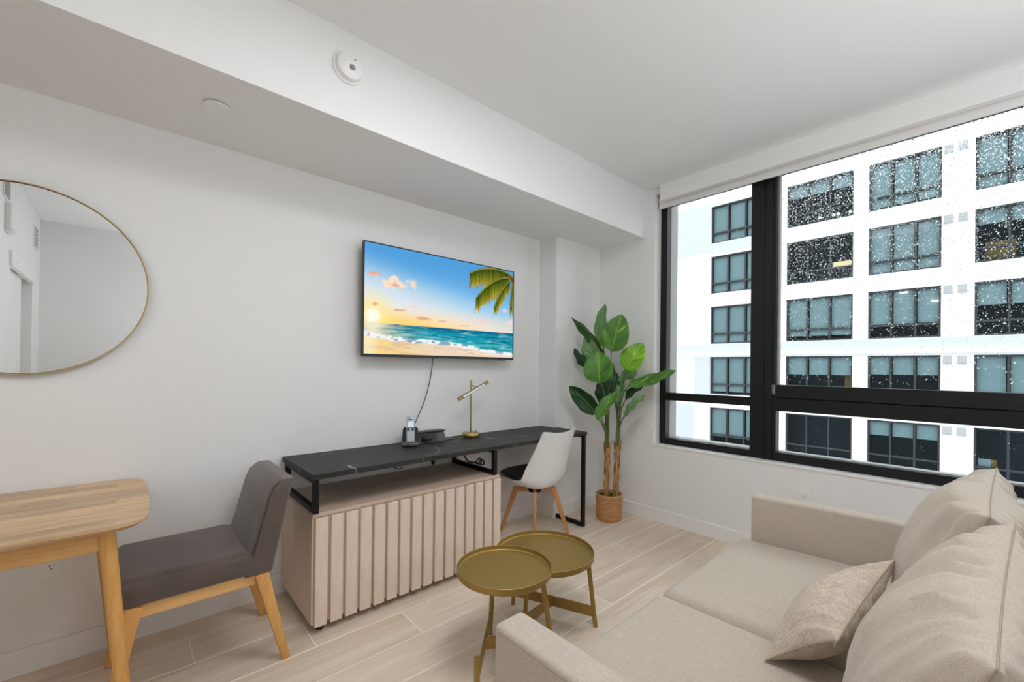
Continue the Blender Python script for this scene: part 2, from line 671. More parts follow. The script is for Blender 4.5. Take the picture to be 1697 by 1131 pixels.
wp.box(DX - 0.12, DX, -1.75, -1.10, -0.2, ZC + 0.1)
wp.box(DX - 0.12, DX, -1.10, -0.05, 2.08, ZC + 0.1)
wp.box(-3.2, DX - 0.12, 0.33, 0.45, -0.2, ZC + 0.1)
wp = wp.build('wall_partition', M['wall'], smooth=False)
tag(wp, 'white partition with closet door, seen only in the round mirror', 'wall', kind='structure')
so = MB().box(-3.2, XE, SOFY, YN, SOFZ, ZC + 0.05).build('trim_1', M['wall'], smooth=False)
tag(so, 'dropped white soffit running above the television wall', 'soffit', kind='structure')
pier = MB().box(2.690, XE, 2.436, YN, -0.01, SOFZ + 0.01).build('wall_corner', M['wall'], smooth=False)
tag(pier, 'shallow white pier in the corner behind the plant', 'wall', kind='structure')
hd = MB().box(3.250, XE, WY0 - 0.05, 1.800, 2.664, ZC + 0.001, bevel=0.002, seg=1).build('trim_2', M['trim'], smooth=False)
tag(hd, 'white fascia board above the window', 'fascia', kind='structure')
BB = 0.104
b1 = MB().box(-3.2, 2.690 - 0.014, YN - 0.014, YN, -0.004, BB, bevel=0.003, seg=1).build('baseboard_north', M['trim'], smooth=False)
tag(b1, 'white baseboard under the television wall', 'baseboard', kind='structure')
b2 = MB().box(2.676, XE, 2.422, 2.436, -0.004, BB, bevel=0.003, seg=1)
b2.box(2.676, 2.690, 2.436, YN, -0.004, BB, bevel=0.003, seg=1)
b2 = b2.build('baseboard_corner', M['trim'], smooth=False)
tag(b2, 'white baseboard around the corner pier', 'baseboard', kind='structure')
b3 = MB().box(XE - 0.014, XE, -1.55, 2.422, -0.004, BB, bevel=0.003, seg=1).build('baseboard_east', M['trim'], smooth=False)
tag(b3, 'white baseboard under the window', 'baseboard', kind='structure')

# closet door and wall fittings opposite the mirror
d1 = thing('door_1', (DX, -0.6, 0), 'white sliding closet door, seen in the round mirror', 'door', kind='structure')
MB().box(DX - 0.075, DX - 0.035, -0.80, -0.02, 0.01, 2.06).build('door_panel', M['trim'], d1, smooth=False)
MB().box(DX - 0.02, DX + 0.018, -1.16, 0.0, 2.05, 2.17, bevel=0.002, seg=1).build('header', M['trim'], d1, smooth=False)
MB().box(DX - 0.125, DX - 0.09, -1.08, -0.35, 0.01, 2.06).build('door_panel', M['plastic_white'], d1, smooth=False)
for (yy, zz, hy, hz, nm, lb) in ((0.17, 2.62, .10, .09, 'air_vent', 'grey slotted air vent at the mirror edge'), (-1.22, 2.53, .09, .11, 'air_vent', 'grey slotted air vent above the closet door in the mirror')):
    v = thing(nm, (DX, yy, zz), lb, 'vent', 'air vents reflected in the mirror')
    MB().box(DX, DX + 0.01, yy - hy, yy + hy, zz - hz, zz + hz, bevel=0.002, seg=1).build('frame', M['plastic_white'], v, smooth=False)
    for i in range(6):
        z_ = zz - hz * 0.75 + i * hz * 0.3
        MB().box(DX + 0.008, DX + 0.014, yy - hy * .85, yy + hy * .85, z_ - .008, z_ + .008).build('slat', M['frame_grey'], v, smooth=False)
th = thing('wall_panel_box', (DX, 0.12, 2.40), 'white box on the partition, seen in the round mirror', 'access panel')
MB().box(DX, DX + 0.035, 0.05, 0.19, 2.28, 2.50, bevel=0.006).build('cover', M['plastic_white'], th)
MB().box(DX + 0.034, DX + 0.037, 0.06, 0.18, 2.30, 2.305).build('seam', M['frame_grey'], th)

# ------------------------------------------------------------------ window
win = thing('window_1', (3.38, 0.3, WZ0), 'large black framed window in the right wall', 'window', kind='structure')
FX = 3.380          # room face of the frame


def wbox(name, y0, y1, z0, z1, x0=FX, x1=3.450, m='frame_black', bev=0.002):
    return MB().box(x0, x1, y0, y1, z0, z1, bevel=bev, seg=1).build(name, M[m], win, smooth=False)


jb = MB().box(XE + 0.001, FX, 1.866, WY1 + 0.002, WZ0, WZ1)
jb.box(XE + 0.020, FX, 1.858, 1.868, WZ0, WZ1)
jb.box(XE - 0.006, FX, WY0, WY1 + 0.006, WZ0 - 0.012, WZ0 + 0.001)
jb.build('jamb_liner', M['trim'], win, smooth=False)
wbox('frame_side', 1.802, 1.856, WZ0, WZ1)
wbox('frame_bottom', 1.000, 1.802, WZ0, 0.687)
wbox('mullion', 1.050, 1.144, WZ0, WZ1, x0=FX - 0.004)
wbox('mullion', 1.002, 1.048, WZ0, WZ1, x0=FX - 0.012)
wbox('transom', 1.144, 1.802, 1.008, 1.071, x0=FX + 0.006)
wbox('sash_rail', -0.62, 0.978, 1.082, 1.170, x0=FX - 0.016)
wbox('sash_rail', -0.62, 1.002, 0.988, 1.078, x0=FX - 0.006)
wbox('sash_stile', 0.978, 1.002, 1.170, WZ1, x0=FX - 0.008)
wbox('sash_stile', 0.976, 1.002, WZ0, 0.988, x0=FX - 0.002)
wbox('frame_bottom', WY0, 1.000, WZ0, 0.696)
wbox('mullion', -0.74, -0.62, WZ0, WZ1, x0=FX - 0.006)
wbox('frame_side', WY0, WY0 + 0.06, WZ0, WZ1)
wbox('frame_top', WY0, 1.856, 2.66, WZ1)
wbox('glazing_bead', 0.966, 0.978, 1.170, 2.66, x0=3.400, x1=3.44, m='frame_grey', bev=0.001)
# outer reveals beyond the glass
orv = MB()
orv.box(3.450, 3.565, 1.802, 1.90, WZ0 - 0.02, WZ1 + 0.02)
orv.box(3.450, 3.545, 1.002, 1.144, WZ0 - 0.02, WZ1 + 0.02)
orv.box(3.450, 3.520, -0.74, -0.62, WZ0 - 0.02, WZ1 + 0.02)
orv.box(3.450, 3.560, WY0, 1.90, WZ0 - 0.03, 0.688)
orv.box(3.450, 3.500, 1.144, 1.802, 1.012, 1.066)
orv.box(3.450, 3.500, -0.62, 1.002, 1.00, 1.10)
orv.build('outer_reveal', M['frame_grey'], win, smooth=False)
for (y0, y1, z0, z1) in ((1.144, 1.802, 0.687, 1.008), (1.144, 1.802, 1.071, 2.66), (-0.62, 0.978, 1.170, 2.66), (-0.62, 0.976, 0.696, 0.988), (WY0 + .06, -0.74, 0.696, 2.66)):
    MB().box(3.418, 3.424, y0 - 0.004, y1 + 0.004, z0 - 0.004, z1 + 0.004).build('pane', M['pane'], win, smooth=False)


def raindrops():
    m = bpy.data.materials.new('rain_water')
    m.use_nodes = True
    N = m.node_tree.nodes
    N.clear()
    out = N.new('ShaderNodeOutputMaterial')
    g = N.new('ShaderNodeBsdfGlass')
    g.inputs['IOR'].default_value = 1.33
    g.inputs['Roughness'].default_value = 0.0
    m.node_tree.links.new(g.outputs[0], out.inputs[0])
    V, F = [], []
    X0 = 3.4245

    def drop(y, z, a, b):
        n = 5
        i0 = len(V)
        rot = rnd.uniform(-.7, .7)
        for sc_ in (1.0, .5):
            for k in range(n):
                t = 2 * PI * k / n
                u, w = a * sc_ * math.cos(t), b * sc_ * math.sin(t)
                V.append((X0 + (a * .38 if sc_ < 1 else 0), y + u * math.cos(rot) - w * math.sin(rot), z + u * math.sin(rot) + w * math.cos(rot)))
        F.append(tuple(range(i0 + n, i0 + 2 * n)))
        for k in range(n):
            F.append((i0 + k, i0 + (k + 1) % n, i0 + n + (k + 1) % n, i0 + n + k))
    r = random.Random(11)
    cnt = 0
    while cnt < 21000:
        y, z = r.uniform(-0.60, 0.96), r.uniform(1.19, 2.65)
        dens = 0.07 + 0.93 * ((z - 1.17) / 1.48) ** 1.5
        if r.random() > dens:
            continue
        a = min(0.0036, 0.0009 + r.expovariate(1 / 0.0007))
        drop(y, z, a, a * r.uniform(0.9, 2.2))
        cnt += 1
    for _ in range(300):
        y, z = r.uniform(-0.60, 0.96), r.uniform(0.71, 0.98)
        a = r.uniform(.0007, .0016)
        drop(y, z, a, a * 1.2)
    for _ in range(60):
        y, z = r.uniform(1.16, 1.79), r.uniform(0.71, 2.6)
        a = r.uniform(.0006, .0011)
        drop(y, z, a, a * 1.2)
    me = bpy.data.meshes.new('raindrops')
    me.from_pydata([(v[0] - 3.38, v[1] - 0.3, v[2] - WZ0) for v in V], [], F)
    me.materials.append(m)
    me.shade_smooth()
    o = bpy.data.objects.new('raindrops', me)
    COL.objects.link(o)
    o.parent = win
    o['kind'] = 'stuff'
    o['label'] = 'fine raindrops on the outside of the glass'


raindrops()
M['shade'] = mat('white_shade_fabric', (.74, .73, .72), 0.7)
rs = thing('roller_shade', (3.33, 0.3, 2.64), 'white roller shade rolled up under the window fascia', 'shade')
MB().cyl((3.338, WY0 + 0.02, 2.690), (3.338, 1.84, 2.690), 0.036, n=20).build('roll', M['shade'], rs)
MB().box(3.304, 3.318, WY0 + 0.02, 1.835, 2.614, 2.690, bevel=0.003).build('hem_bar', M['shade'], rs)
ch = thing('cord_clip', (3.29, 1.888, 0.80), 'small white cord clip on the jamb left of the window', 'clip')
MB().box(3.280, 3.296, 1.883, 1.897, 0.78, 0.81, bevel=0.002).build('clip_body', M['plastic_white'], ch)
MB().cyl((3.283, 1.885, 0.795), (3.283, 1.872, 0.795), 0.004, n=8).build('hook', M['plastic_white'], ch)

# ------------------------------------------------------------------ building across the street
BX = 25.0
K = 25.0 / 22.0
bld = thing('apartment_building', (BX, 3.0, -20), 'white apartment block across the street with dark three-pane windows', 'building')
M['facade'] = mat('white_stucco_facade', (.80, .81, .81), 0.9, spec=0.1, noise_scale=0.8, noise_amt=0.03)
M['facade_grey'] = mat('pale_grey_stucco', (.50, .525, .545), 0.9, spec=0.1)
M['facade_frame'] = mat('dark_facade_window_frame', (.016, .019, .022), 0.5)
M['facade_glass'] = glass_pane('teal_tinted_glass', (.70, .77, .785), 0.022)
M['blind'] = mat('pale_roller_blind', (.74, .78, .78), 0.8)
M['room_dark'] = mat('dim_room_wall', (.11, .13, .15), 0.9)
M['vent_grey'] = mat('grey_louvre', (.42, .43, .44), 0.7)


def emit(name, col, s):
    m = bpy.data.materials.new(name)
    m.use_nodes = True
    N = m.node_tree.nodes
    N.clear()
    out = N.new('ShaderNodeOutputMaterial')
    e = N.new('ShaderNodeEmission')
    e.inputs[0].default_value = tuple(col) + (1,)
    e.inputs[1].default_value = s
    m.node_tree.links.new(e.outputs[0], out.inputs[0])
    return m


M['warm_lamp'] = emit('warm_lamp_light', (1.0, .72, .38), 2.2)
M['white_lamp'] = emit('ceiling_lamp_light', (1.0, .93, .8), 2.6)
M['warm_wood'] = mat('orange_wood_furniture', srgb(196, 138, 70), 0.6)

cols = [(9.34 * K, 6.94 * K), (5.98 * K, 3.605 * K), (3.12 * K, 1.055 * K), (0.225 * K, -2.15 * K)]   # (left, right) edges, left is +Y
rows = []
for k_ in range(-2, 6):
    zt = 1.28 + (6.96 - 1.28 - (k_ - 1) * 2.55) * K
    rows.append((k_, zt - 1.88 * K, zt))
ylo, yhi, zlo, zhi = -9.0, 20.0, -20.0, 19.5
fw = MB()
edges = [yhi]
for (l, r_) in cols:
    fw.box(BX, BX + 0.5, l, edges[-1], zlo, zhi)
    edges.append(r_)
fw.box(BX, BX + 0.5, ylo, edges[-1], zlo, zhi)
zr = sorted(rows, key=lambda t: t[1])
for (l, r_) in cols:
    zz = zlo
    for (_, zb, zt) in zr:
        fw.box(BX, BX + 0.5, r_, l, zz, zb)
        zz = zt
    fw.box(BX, BX + 0.5, r_, l, zz, zhi)
fw.build('facade', M['facade'], bld, smooth=False)
# shared window pieces
W1 = 2.37 * K
H1 = 1.88 * K


def win_frame(w):
    f = MB()
    t = 0.075
    x0, x1 = 0.10, 0.20
    f.box(x0, x1, -w, -w + t, 0, H1)
    f.box(x0, x1, -t, 0, 0, H1)
    f.box(x0, x1, -w + t, -t, 0, t)
    f.box(x0, x1, -w + t, -t, H1 - t, H1)
    for i in (1, 2):
        f.box(x0 - .02, x1, -w * i / 3 - .035, -w * i / 3 + .035, t, H1 - t)
    f.box(x0 - .02, x1, -w + t, -t, H1 * .25, H1 * .25 + .085)
    return f


cache = {}
zorg = -20
rb = random.Random(5)
for ci, (l, r_) in enumerate(cols):
    w = l - r_
    for (k_, zb, zt) in rows:
        key = ('frame', round(w, 3))
        loc = Vector((0, l - 3.0, zb - zorg))
        if key not in cache:
            cache[key] = win_frame(w).build('window', M['facade_frame'], bld, smooth=False, org=Vector((0, 0, 0)))
            wo = cache[key]
        else:
            wo = dup(cache[key], bld, (0, 0, 0))
        wo.location = loc
        # six panes of glass
        for i in range(3):
            for j in range(2):
                kk = ('pane', round(w, 3), j)
                z0, z1 = ((.075, H1 * .25), (H1 * .25 + .085, H1 - .075))[j]
                if kk not in cache:
                    cache[kk] = MB().box(.14, .15, -w / 3 + .036, -.036, z0, z1).build('pane', M['facade_glass'], wo, smooth=False, org=Vector((0, 0, 0)))
                    p = cache[kk]
                else:
                    p = dup(cache[kk], wo, (0, 0, 0))
                p.location = (0, -w * i / 3, 0)
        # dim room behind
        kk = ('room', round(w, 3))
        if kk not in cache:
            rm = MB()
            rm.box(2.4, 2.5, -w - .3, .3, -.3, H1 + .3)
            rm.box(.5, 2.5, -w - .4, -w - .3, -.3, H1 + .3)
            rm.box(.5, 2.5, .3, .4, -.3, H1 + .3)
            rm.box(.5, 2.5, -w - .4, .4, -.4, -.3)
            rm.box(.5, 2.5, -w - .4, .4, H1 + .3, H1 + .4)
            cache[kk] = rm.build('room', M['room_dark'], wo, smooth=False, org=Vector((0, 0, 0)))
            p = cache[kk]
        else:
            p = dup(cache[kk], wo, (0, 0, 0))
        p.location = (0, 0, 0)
        # blinds: drop as a share of the height, per window
        drops = {(0, 0): 1, (0, 1): 1, (0, 2): 1, (0, 3): .95, (0, 4): .8, (1, 0): .32, (1, 1): 0, (1, 2): .9, (1, 3): 0.45, (1, 4): .0,
                 (2, 0): .95, (2, 1): 1, (2, 2): .72, (2, 3): .42, (2, 4): .35, (3, 0): 1, (3, 1): .3, (3, 2): .45, (3, 3): .75, (3, 4): .0}
        dr = drops.get((ci, k_), rb.choice((.4, .7, 1)))
        if dr > 0:
            for i in range(3):
                y0, y1 = -w * i / 3 - .06, -w * (i + 1) / 3 + .06
                MB().box(.27, .285, y1, y0, H1 * (1 - dr) + .05, H1 - .05).build('blind', M['blind'], wo, smooth=False, org=Vector((0, 0, 0)))
        # lamps and furniture seen inside some rooms
        if (ci, k_) == (1, 1):
            MB().box(.9, .95, -w * .93, -w * .66, H1 * .36, H1 * .47).build('ceiling_lamp', M['warm_lamp'], wo, smooth=False, org=Vector((0, 0, 0)))
        if (ci, k_) == (1, 0):
            for q in (.45, .66, .73, .9):
                MB().lathe([(0, -.07), (.06, -.03), (.07, .03), (0, .08)], (.9, -w * q, H1 * .22), n=10).build('pendant_lamp', M['white_lamp'], wo, org=Vector((0, 0, 0)))
        if (ci, k_) == (1, 3):
            MB().box(.6, .66, -w * .98, -w * .86, 0, H1).build('cabinet', M['warm_wood'], wo, smooth=False, org=Vector((0, 0, 0)))
        if (ci, k_) == (3, 1):
            MB().box(.7, 1.1, -w * .40, -w * .10, H1 * .10, H1 * .42).build('wooden_cabinet', M['warm_wood'], wo, smooth=False, org=Vector((0, 0, 0)))
            MB().box(.7, .8, -w * .52, -w * .42, H1 * .78, H1 * .85).build('ceiling_lamp', M['white_lamp'], wo, smooth=False, org=Vector((0, 0, 0)))
        if (ci, k_) == (2, 2):
            for q, zq in ((.5, .94), (.93, .72)):
                MB().box(.22, .25, -w * q - .14, -w * q + .14, H1 * zq - .03, H1 * zq + .03).build('ceiling_lamp', M['white_lamp'], wo, smooth=False, org=Vector((0, 0, 0)))
        if (ci, k_) == (3, 4):
            MB().box(.3, .33, -.62, -.12, H1 * .27, H1 * .42).build('poster', M['blind'], wo, smooth=False, org=Vector((0, 0, 0)))
            MB().box(.295, .33, -.62, -.46, H1 * .27, H1 * .42).build('poster', M['warm_wood'], wo, smooth=False, org=Vector((0, 0, 0)))
# painted grey bands and fields on the facade, slightly proud
gr = [(11.9 * K, cols[0][0], 1.28 + (7.25 - 1.28) * K, 1.28 + (9.70 - 1.28) * K), (cols[0][0], 6.2 * K, 1.28 + (7.12 - 1.28) * K, rows[2][1]),
      (13 * K, -7.5, 1.28 + (2.14 - 1.28) * K, 1.28 + (2.52 - 1.28) * K),
      (10.15 * K, cols[0][0], 1.28 + (-.4 - 1.28) * K, 1.28 + (1.85 - 1.28) * K), (11.9 * K, 10.15 * K, zlo + 5, 1.28 + (-.6 - 1.28) * K),
      (0.99 * K, 0.3 * K, 1.28 + (10.1 - 1.28) * K, 1.28 + (12.4 - 1.28) * K)]
gm = MB()
for (a, b_, z0, z1) in gr:
    gm.box(BX - 0.02, BX + 0.01, b_, a, z0, z1)
gm.build('grey_band', M['facade_grey'], bld, smooth=False)
MB().box(BX - 0.10, BX + 0.01, -7.5, 13 * K, 1.28 + (1.93 - 1.28) * K, 1.28 + (2.10 - 1.28) * K).build('ledge', M['facade'], bld, smooth=False)
# pairs of louvred vents
vproto = None
for (k_, zb, zt) in rows:
    for yy in (0.88 * K, 0.52 * K):
        zc = zt - 0.16 * K
        v = MB()
        if vproto is None:
            v.box(-.05, .0, -.13, .13, -.16, .16, bevel=0.01, seg=1)
            for i in range(5):
                v.box(-.065, -.04, -.11, .11, -.13 + i * .06, -.105 + i * .06)
            v.box(-.08, 0, -.15, .15, -.18, -.16)
            vproto = v.build('vent', M['vent_grey'], bld, smooth=False, org=Vector((0, 0, 0)))
            o = vproto
        else:
            o = dup(vproto, bld, (0, 0, 0))
        o.location = (0, yy - 3.0, zc - zorg)
st = MB().box(4.5, 60, -40, 50, -20.3, -20.0).build('street', mat('wet_asphalt', (.12, .12, .125), 0.5, noise_scale=2, noise_amt=.2), smooth=False)
tag(st, 'wet grey street far below the window', 'street', kind='structure')

# ------------------------------------------------------------------ wall fittings
mi = thing('round_wall_mirror', (-0.323, YN - 0.012, 1.614), 'large round mirror with thin brushed gold frame on the left wall', 'mirror')
R_ = 0.39
MB().lathe([(R_ - .004, -.012), (R_, -.012), (R_, .012), (R_ - .007, .012), (R_ - .007, -.003)][::-1], (-0.323, YN - 0.0135, 1.614), 'Y', 96).build('frame', M['brass_mirror'], mi)
MB().lathe([(0, -.004), (R_ - .006, -.004), (R_ - .006, .008), (0, .008)], (-0.323, YN - 0.0135, 1.614), 'Y', 96).build('mirror_glass', M['mirror'], mi, smooth=False)

sd = thing('smoke_detector', (0.729, SOFY, 2.628), 'round white smoke detector on the soffit front', 'smoke detector')
MB().lathe([(0, 0), (.070, 0), (.070, -.008), (.066, -.012), (0, -.012)], (0.729, SOFY, 2.628), 'Y', 40).build('base_ring', M['plastic_white'], sd)
MB().lathe([(.058, -.011), (.060, -.020), (.057, -.034), (.046, -.041), (0, -.043)], (0.729, SOFY, 2.628), 'Y', 40).build('body', M['plastic_white'], sd)
g = MB()
for i in range(4):
    for j in range(3 + (i in (1, 2))):
        g.box(0.722 + i * .0068, 0.7255 + i * .0068, SOFY - .0445, SOFY - .042, 2.608 + j * .0065 - (i in (1, 2)) * .003, 2.6125 + j * .0065 - (i in (1, 2)) * .003)
g.build('sounder_grille', M['dark_slot'], sd, smooth=False)
MB().lathe([(.009, 0), (.009, -.003), (0, -.003)], (0.703, SOFY - .0415, 2.640), 'Y', 16).build('test_button', M['plastic_white'], sd)
MB().lathe([(.004, 0), (.004, -.003), (0, -.003)], (0.745, SOFY - .0415, 2.655), 'Y', 12).build('indicator', M['frame_grey'], sd)
sp = thing('sprinkler_cover', (0.269, 2.213, SOFZ), 'flat round white sprinkler cover under the soffit', 'sprinkler')
MB().lathe([(0, -.012), (.043, -.012), (.046, -.009), (.046, -.006), (0, -.006)], (0.269, 2.213, SOFZ), 'Z', 40).build('cover_plate', M['plastic_white'], sp)
MB().cyl((0.269, 2.213, SOFZ - .008), (0.269, 2.213, SOFZ), 0.030, n=24).build('collar', M['frame_grey'], sp)


def outlet(name, label, c, axis):
    """duplex outlet; axis is the wall's outward direction: 'Y' faces -Y, 'X' faces -X"""
    t = thing(name, c, label, 'outlet', 'white duplex wall outlets')

    def bx(a0, a1, d0, d1, z0, z1, nm, m, bev=0.0):
        if axis == 'Y':
            b = MB().box(c[0] + a0, c[0] + a1, c[1] - d1, c[1] - d0, c[2] + z0, c[2] + z1, bevel=bev)
        else:
            b = MB().box(c[0] - d1, c[0] - d0, c[1] + a0, c[1] + a1, c[2] + z0, c[2] + z1, bevel=bev)
        return b.build(nm, M[m], t)
    bx(-.036, .036, 0, .005, -.060, .060, 'cover_plate', 'plastic_white', .002)
    for s in (-1, 1):
        zc = s * .0195
        rec = bx(-.0165, .0165, .005, .0066, zc - .0165, zc + .0165, 'receptacle', 'plastic_white', .0008)
        sl = MB()
        for a in (-.0065, .0065):
            if axis == 'Y':
                sl.box(c[0] + a - .0012, c[0] + a + .0012, c[1] - .0075, c[1] - .006, c[2] + zc + .001, c[2] + zc + .010)
            else:
                sl.box(c[0] - .0075, c[0] - .006, c[1] + a - .0012, c[1] + a + .0012, c[2] + zc + .001, c[2] + zc + .010)
        if axis == 'Y':
            sl.lathe([(.0028, -.0075), (0, -.0075)], (c[0], c[1], c[2] + zc - .007), 'Y', 10)
        else:
            sl.lathe([(.0028, -.0075), (0, -.0075)], (c[0], c[1], c[2] + zc - .007), 'X', 10)
        sl.build('slots', M['dark_slot'], rec, smooth=False)
    return t


outlet('wall_outlet', 'white duplex outlet on the wall under the dining table', (-0.233, YN, 0.432), 'Y')
outlet('wall_outlet', 'white outlet under the window, just above the far sofa arm', (XE, 0.783, 0.432), 'X')


# ------------------------------------------------------------------ television
def paint_tv(nu, nv):
    rs_ = np.random.RandomState(3)

    def vnoise(u, v, fu, fv, seed):
        r = np.random.RandomState(seed)
        g = r.rand(int(fv) + 3, int(fu) + 3)
        x, y = u * fu, v * fv
        xi, yi = np.floor(x).astype(int), np.floor(y).astype(int)
        fx, fy = x - xi, y - yi
        gh, gw = g.shape
        xi, yi, xj, yj = xi % gw, yi % gh, (xi + 1) % gw, (yi + 1) % gh
        fx = fx * fx * (3 - 2 * fx)
        fy = fy * fy * (3 - 2 * fy)
        return (g[yi, xi] * (1 - fx) * (1 - fy) + g[yi, xj] * fx * (1 - fy) + g[yj, xi] * (1 - fx) * fy + g[yj, xj] * fx * fy)

    def fbm(u, v, fu, fv, seed, o=4):
        a, t, w = 0, 0, 1.0
        for i in range(o):
            t = t + vnoise(u, v, fu * 2 ** i, fv * 2 ** i, seed + i) * w
            a += w
            w *= .55
        return t / a
    u, v = np.meshgrid(np.linspace(0, 1, nu), np.linspace(0, 1, nv), indexing='ij')
    C = np.zeros((nu, nv, 3))

    def mix(c, m):
        m = np.clip(m, 0, 1)[..., None]
        return C * (1 - m) + np.array(c, float) * m

    def ss(a, b, x):
        t = np.clip((x - a) / (b - a), 0, 1)
        return t * t * (3 - 2 * t)
    HZ = 0.285
    # sky
    h = (v - HZ) / (1 - HZ)
    C[:] = (84, 160, 222)
    C[:] = mix((126, 190, 236), 1 - ss(.35, .95, h + .12 * (u - .4)))
    C[:] = mix((178, 216, 240), 1 - ss(.12, .72, h + .25 * (u - .35)))
    C[:] = mix((240, 238, 240), (1 - ss(.16, .98, h + .62 * (u - .05))) * .95)
    C[:] = mix((255, 226, 190), (1 - ss(.0, .34, h)) * (1 - .45 * ss(.3, 1, u)))
    C[:] = mix((255, 214, 106), (1 - ss(.0, .24, h + .16 * u)) * (1 - ss(.15, .85, u)))
    d = np.sqrt(((u - .045) * 1.77) ** 2 + (v - .345) ** 2)
    C[:] = mix((255, 236, 150), (1 - ss(.02, .30, d)) * .9)
    C[:] = mix((255, 255, 238), 1 - ss(.03, .11, d))
    # clouds

    def cloud(cu, cv, su, sv, col, sh, seed, k=1.0):
        e = ((u - cu) / su) ** 2 + ((v - cv) / sv) ** 2
        n_ = fbm(u * 1.77, v, 14, 14, seed)
        m = ss(.15, .55, (1 - e) * .7 + (n_ - .5) * 1.5)
        m = m * (e < 2.2)
        C[:] = mix(col, m * k)
        m2 = ss(.45, .9, (1 - e) * .6 + (fbm(u * 1.77, v - .02, 16, 16, seed + 9) - .5) * 1.6) * (e < 1.6)
        C[:] = mix(sh, m2 * .8 * k)
    cloud(.175, .665, .12, .085, (252, 226, 200), (226, 164, 136), 21)
    cloud(.04, .725, .075, .03, (236, 196, 176), (214, 160, 144), 33)
    cloud(.06, .455, .03, .025, (240, 176, 106), (226, 150, 90), 44)
    cloud(.19, .42, .065, .02, (238, 190, 140), (214, 156, 116), 51, .9)
    cloud(.345, .36, .07, .022, (240, 190, 150), (218, 164, 138), 61, .9)
    cloud(.28, .465, .03, .012, (240, 206, 170), (226, 176, 140), 66, .7)
    cloud(.46, .352, .035, .012, (226, 184, 160), (196, 158, 150), 71, .8)
    cloud(.76, .385, .075, .035, (246, 216, 212), (196, 166, 178), 81, .9)
    cloud(.97, .41, .05, .035, (240, 222, 228), (180, 176, 200), 91, .9)
    cloud(.93, .54, .025, .022, (240, 214, 214), (206, 190, 210), 95, .8)
    cloud(.60, .325, .06, .010, (226, 190, 176), (200, 168, 166), 97, .8)
    # sea
    sea = v < HZ
    dep = np.clip((HZ - v) / HZ, 0, 1)
    S = np.zeros_like(C)
    S[:] = (24, 150, 176)

    def mixS(c, m):
        m = np.clip(m, 0, 1)[..., None]
        return S * (1 - m) + np.array(c, float) * m
    S[:] = mixS((8, 96, 140), 1 - ss(0, .22, dep))
    S[:] = mixS((92, 196, 196), ss(.30, .65, dep) * .8)
    w = fbm(u + v * .4, v * 1.0, 9, 60, 5)
    S[:] = mixS((6, 104, 128), ss(.52, .70, w) * .75)
    w2 = fbm(u - v * .5, v, 14, 90, 15)
    S[:] = mixS((180, 226, 226), ss(.56, .72, w2) * .55)
    S[:] = mixS((236, 208, 170), (1 - ss(.0, .42, u + (w - .5) * .5)) * .75)
    S[:] = mixS((255, 246, 214), (1 - ss(.0, .10, np.abs(u - .045) + (w2 - .5) * .15)) * .8)
    m = sea[..., None]
    C[:] = np.where(m, S, C)
    # sand
    shore = .165 - .135 * u - .012 * np.sin(u * 9) + (fbm(u, v * .0 + .3, 18, 3, 77) - .5) * .03
    foamtop = shore + .045 - .01 * u
    sand = v < shore
    D = np.zeros_like(C)
    D[:] = (240, 214, 186)

    def mixD(c, m):
        m = np.clip(m, 0, 1)[..., None]
        return D * (1 - m) + np.array(c, float) * m
    D[:] = mixD((255, 216, 130), 1 - ss(.0, .5, u + v))
    D[:] = mixD((206, 176, 152), ss(.5, .75, fbm(u + v, v, 10, 30, 88)) * .5)
    D[:] = mixD((255, 244, 206), (1 - ss(.02, .10, u)) * .7)
    C[:] = np.where(sand[..., None], D, C)
    fo = (v >= shore) & (v < foamtop)
    fn_ = fbm(u, v, 40, 60, 99)
    C[:] = mix((246, 246, 250), fo * ss(.34, .52, fn_))
    C[:] = mix((176, 170, 186), fo * (1 - ss(.30, .44, fn_)) * .8)
    C[:] = mix((250, 250, 250), np.exp(-((v - shore + .035 + .02 * np.sin(u * 5)) / .006) ** 2) * .5 * ss(.3, .5, u))

    # palm fronds
    def seg(p, q, w0, w1, c0, c1):
        px, py = (u - p[0]) * 1.77, v - p[1]
        dx, dy = (q[0] - p[0]) * 1.77, q[1] - p[1]
        l2 = dx * dx + dy * dy + 1e-9
        t = np.clip((px * dx + py * dy) / l2, 0, 1)
        dd = np.sqrt((px - t * dx) ** 2 + (py - t * dy) ** 2)
        ww = w0 + (w1 - w0) * t
        m = 1 - ss(ww * .6, ww * 1.15, dd)
        col = np.array(c0, float) * (1 - t[..., None]) + np.array(c1, float) * t[..., None]
        m = m[..., None]
        C[:] = C * (1 - m) + col * m

    def bez(a, b, c, t):
        return tuple(a[i] * (1 - t) ** 2 + 2 * b[i] * t * (1 - t) + c[i] * t * t for i in (0, 1))
    fronds = [((1.0, .95), (.82, 1.06), (.655, .90), .25, 60), ((.99, .93), (.84, .93), (.70, .64), .25, 60), ((.985, .92), (.90, .80), (.845, .58), .17, 50), ((1.0, .9), (.975, .76), (.985, .60), .16, 34)]
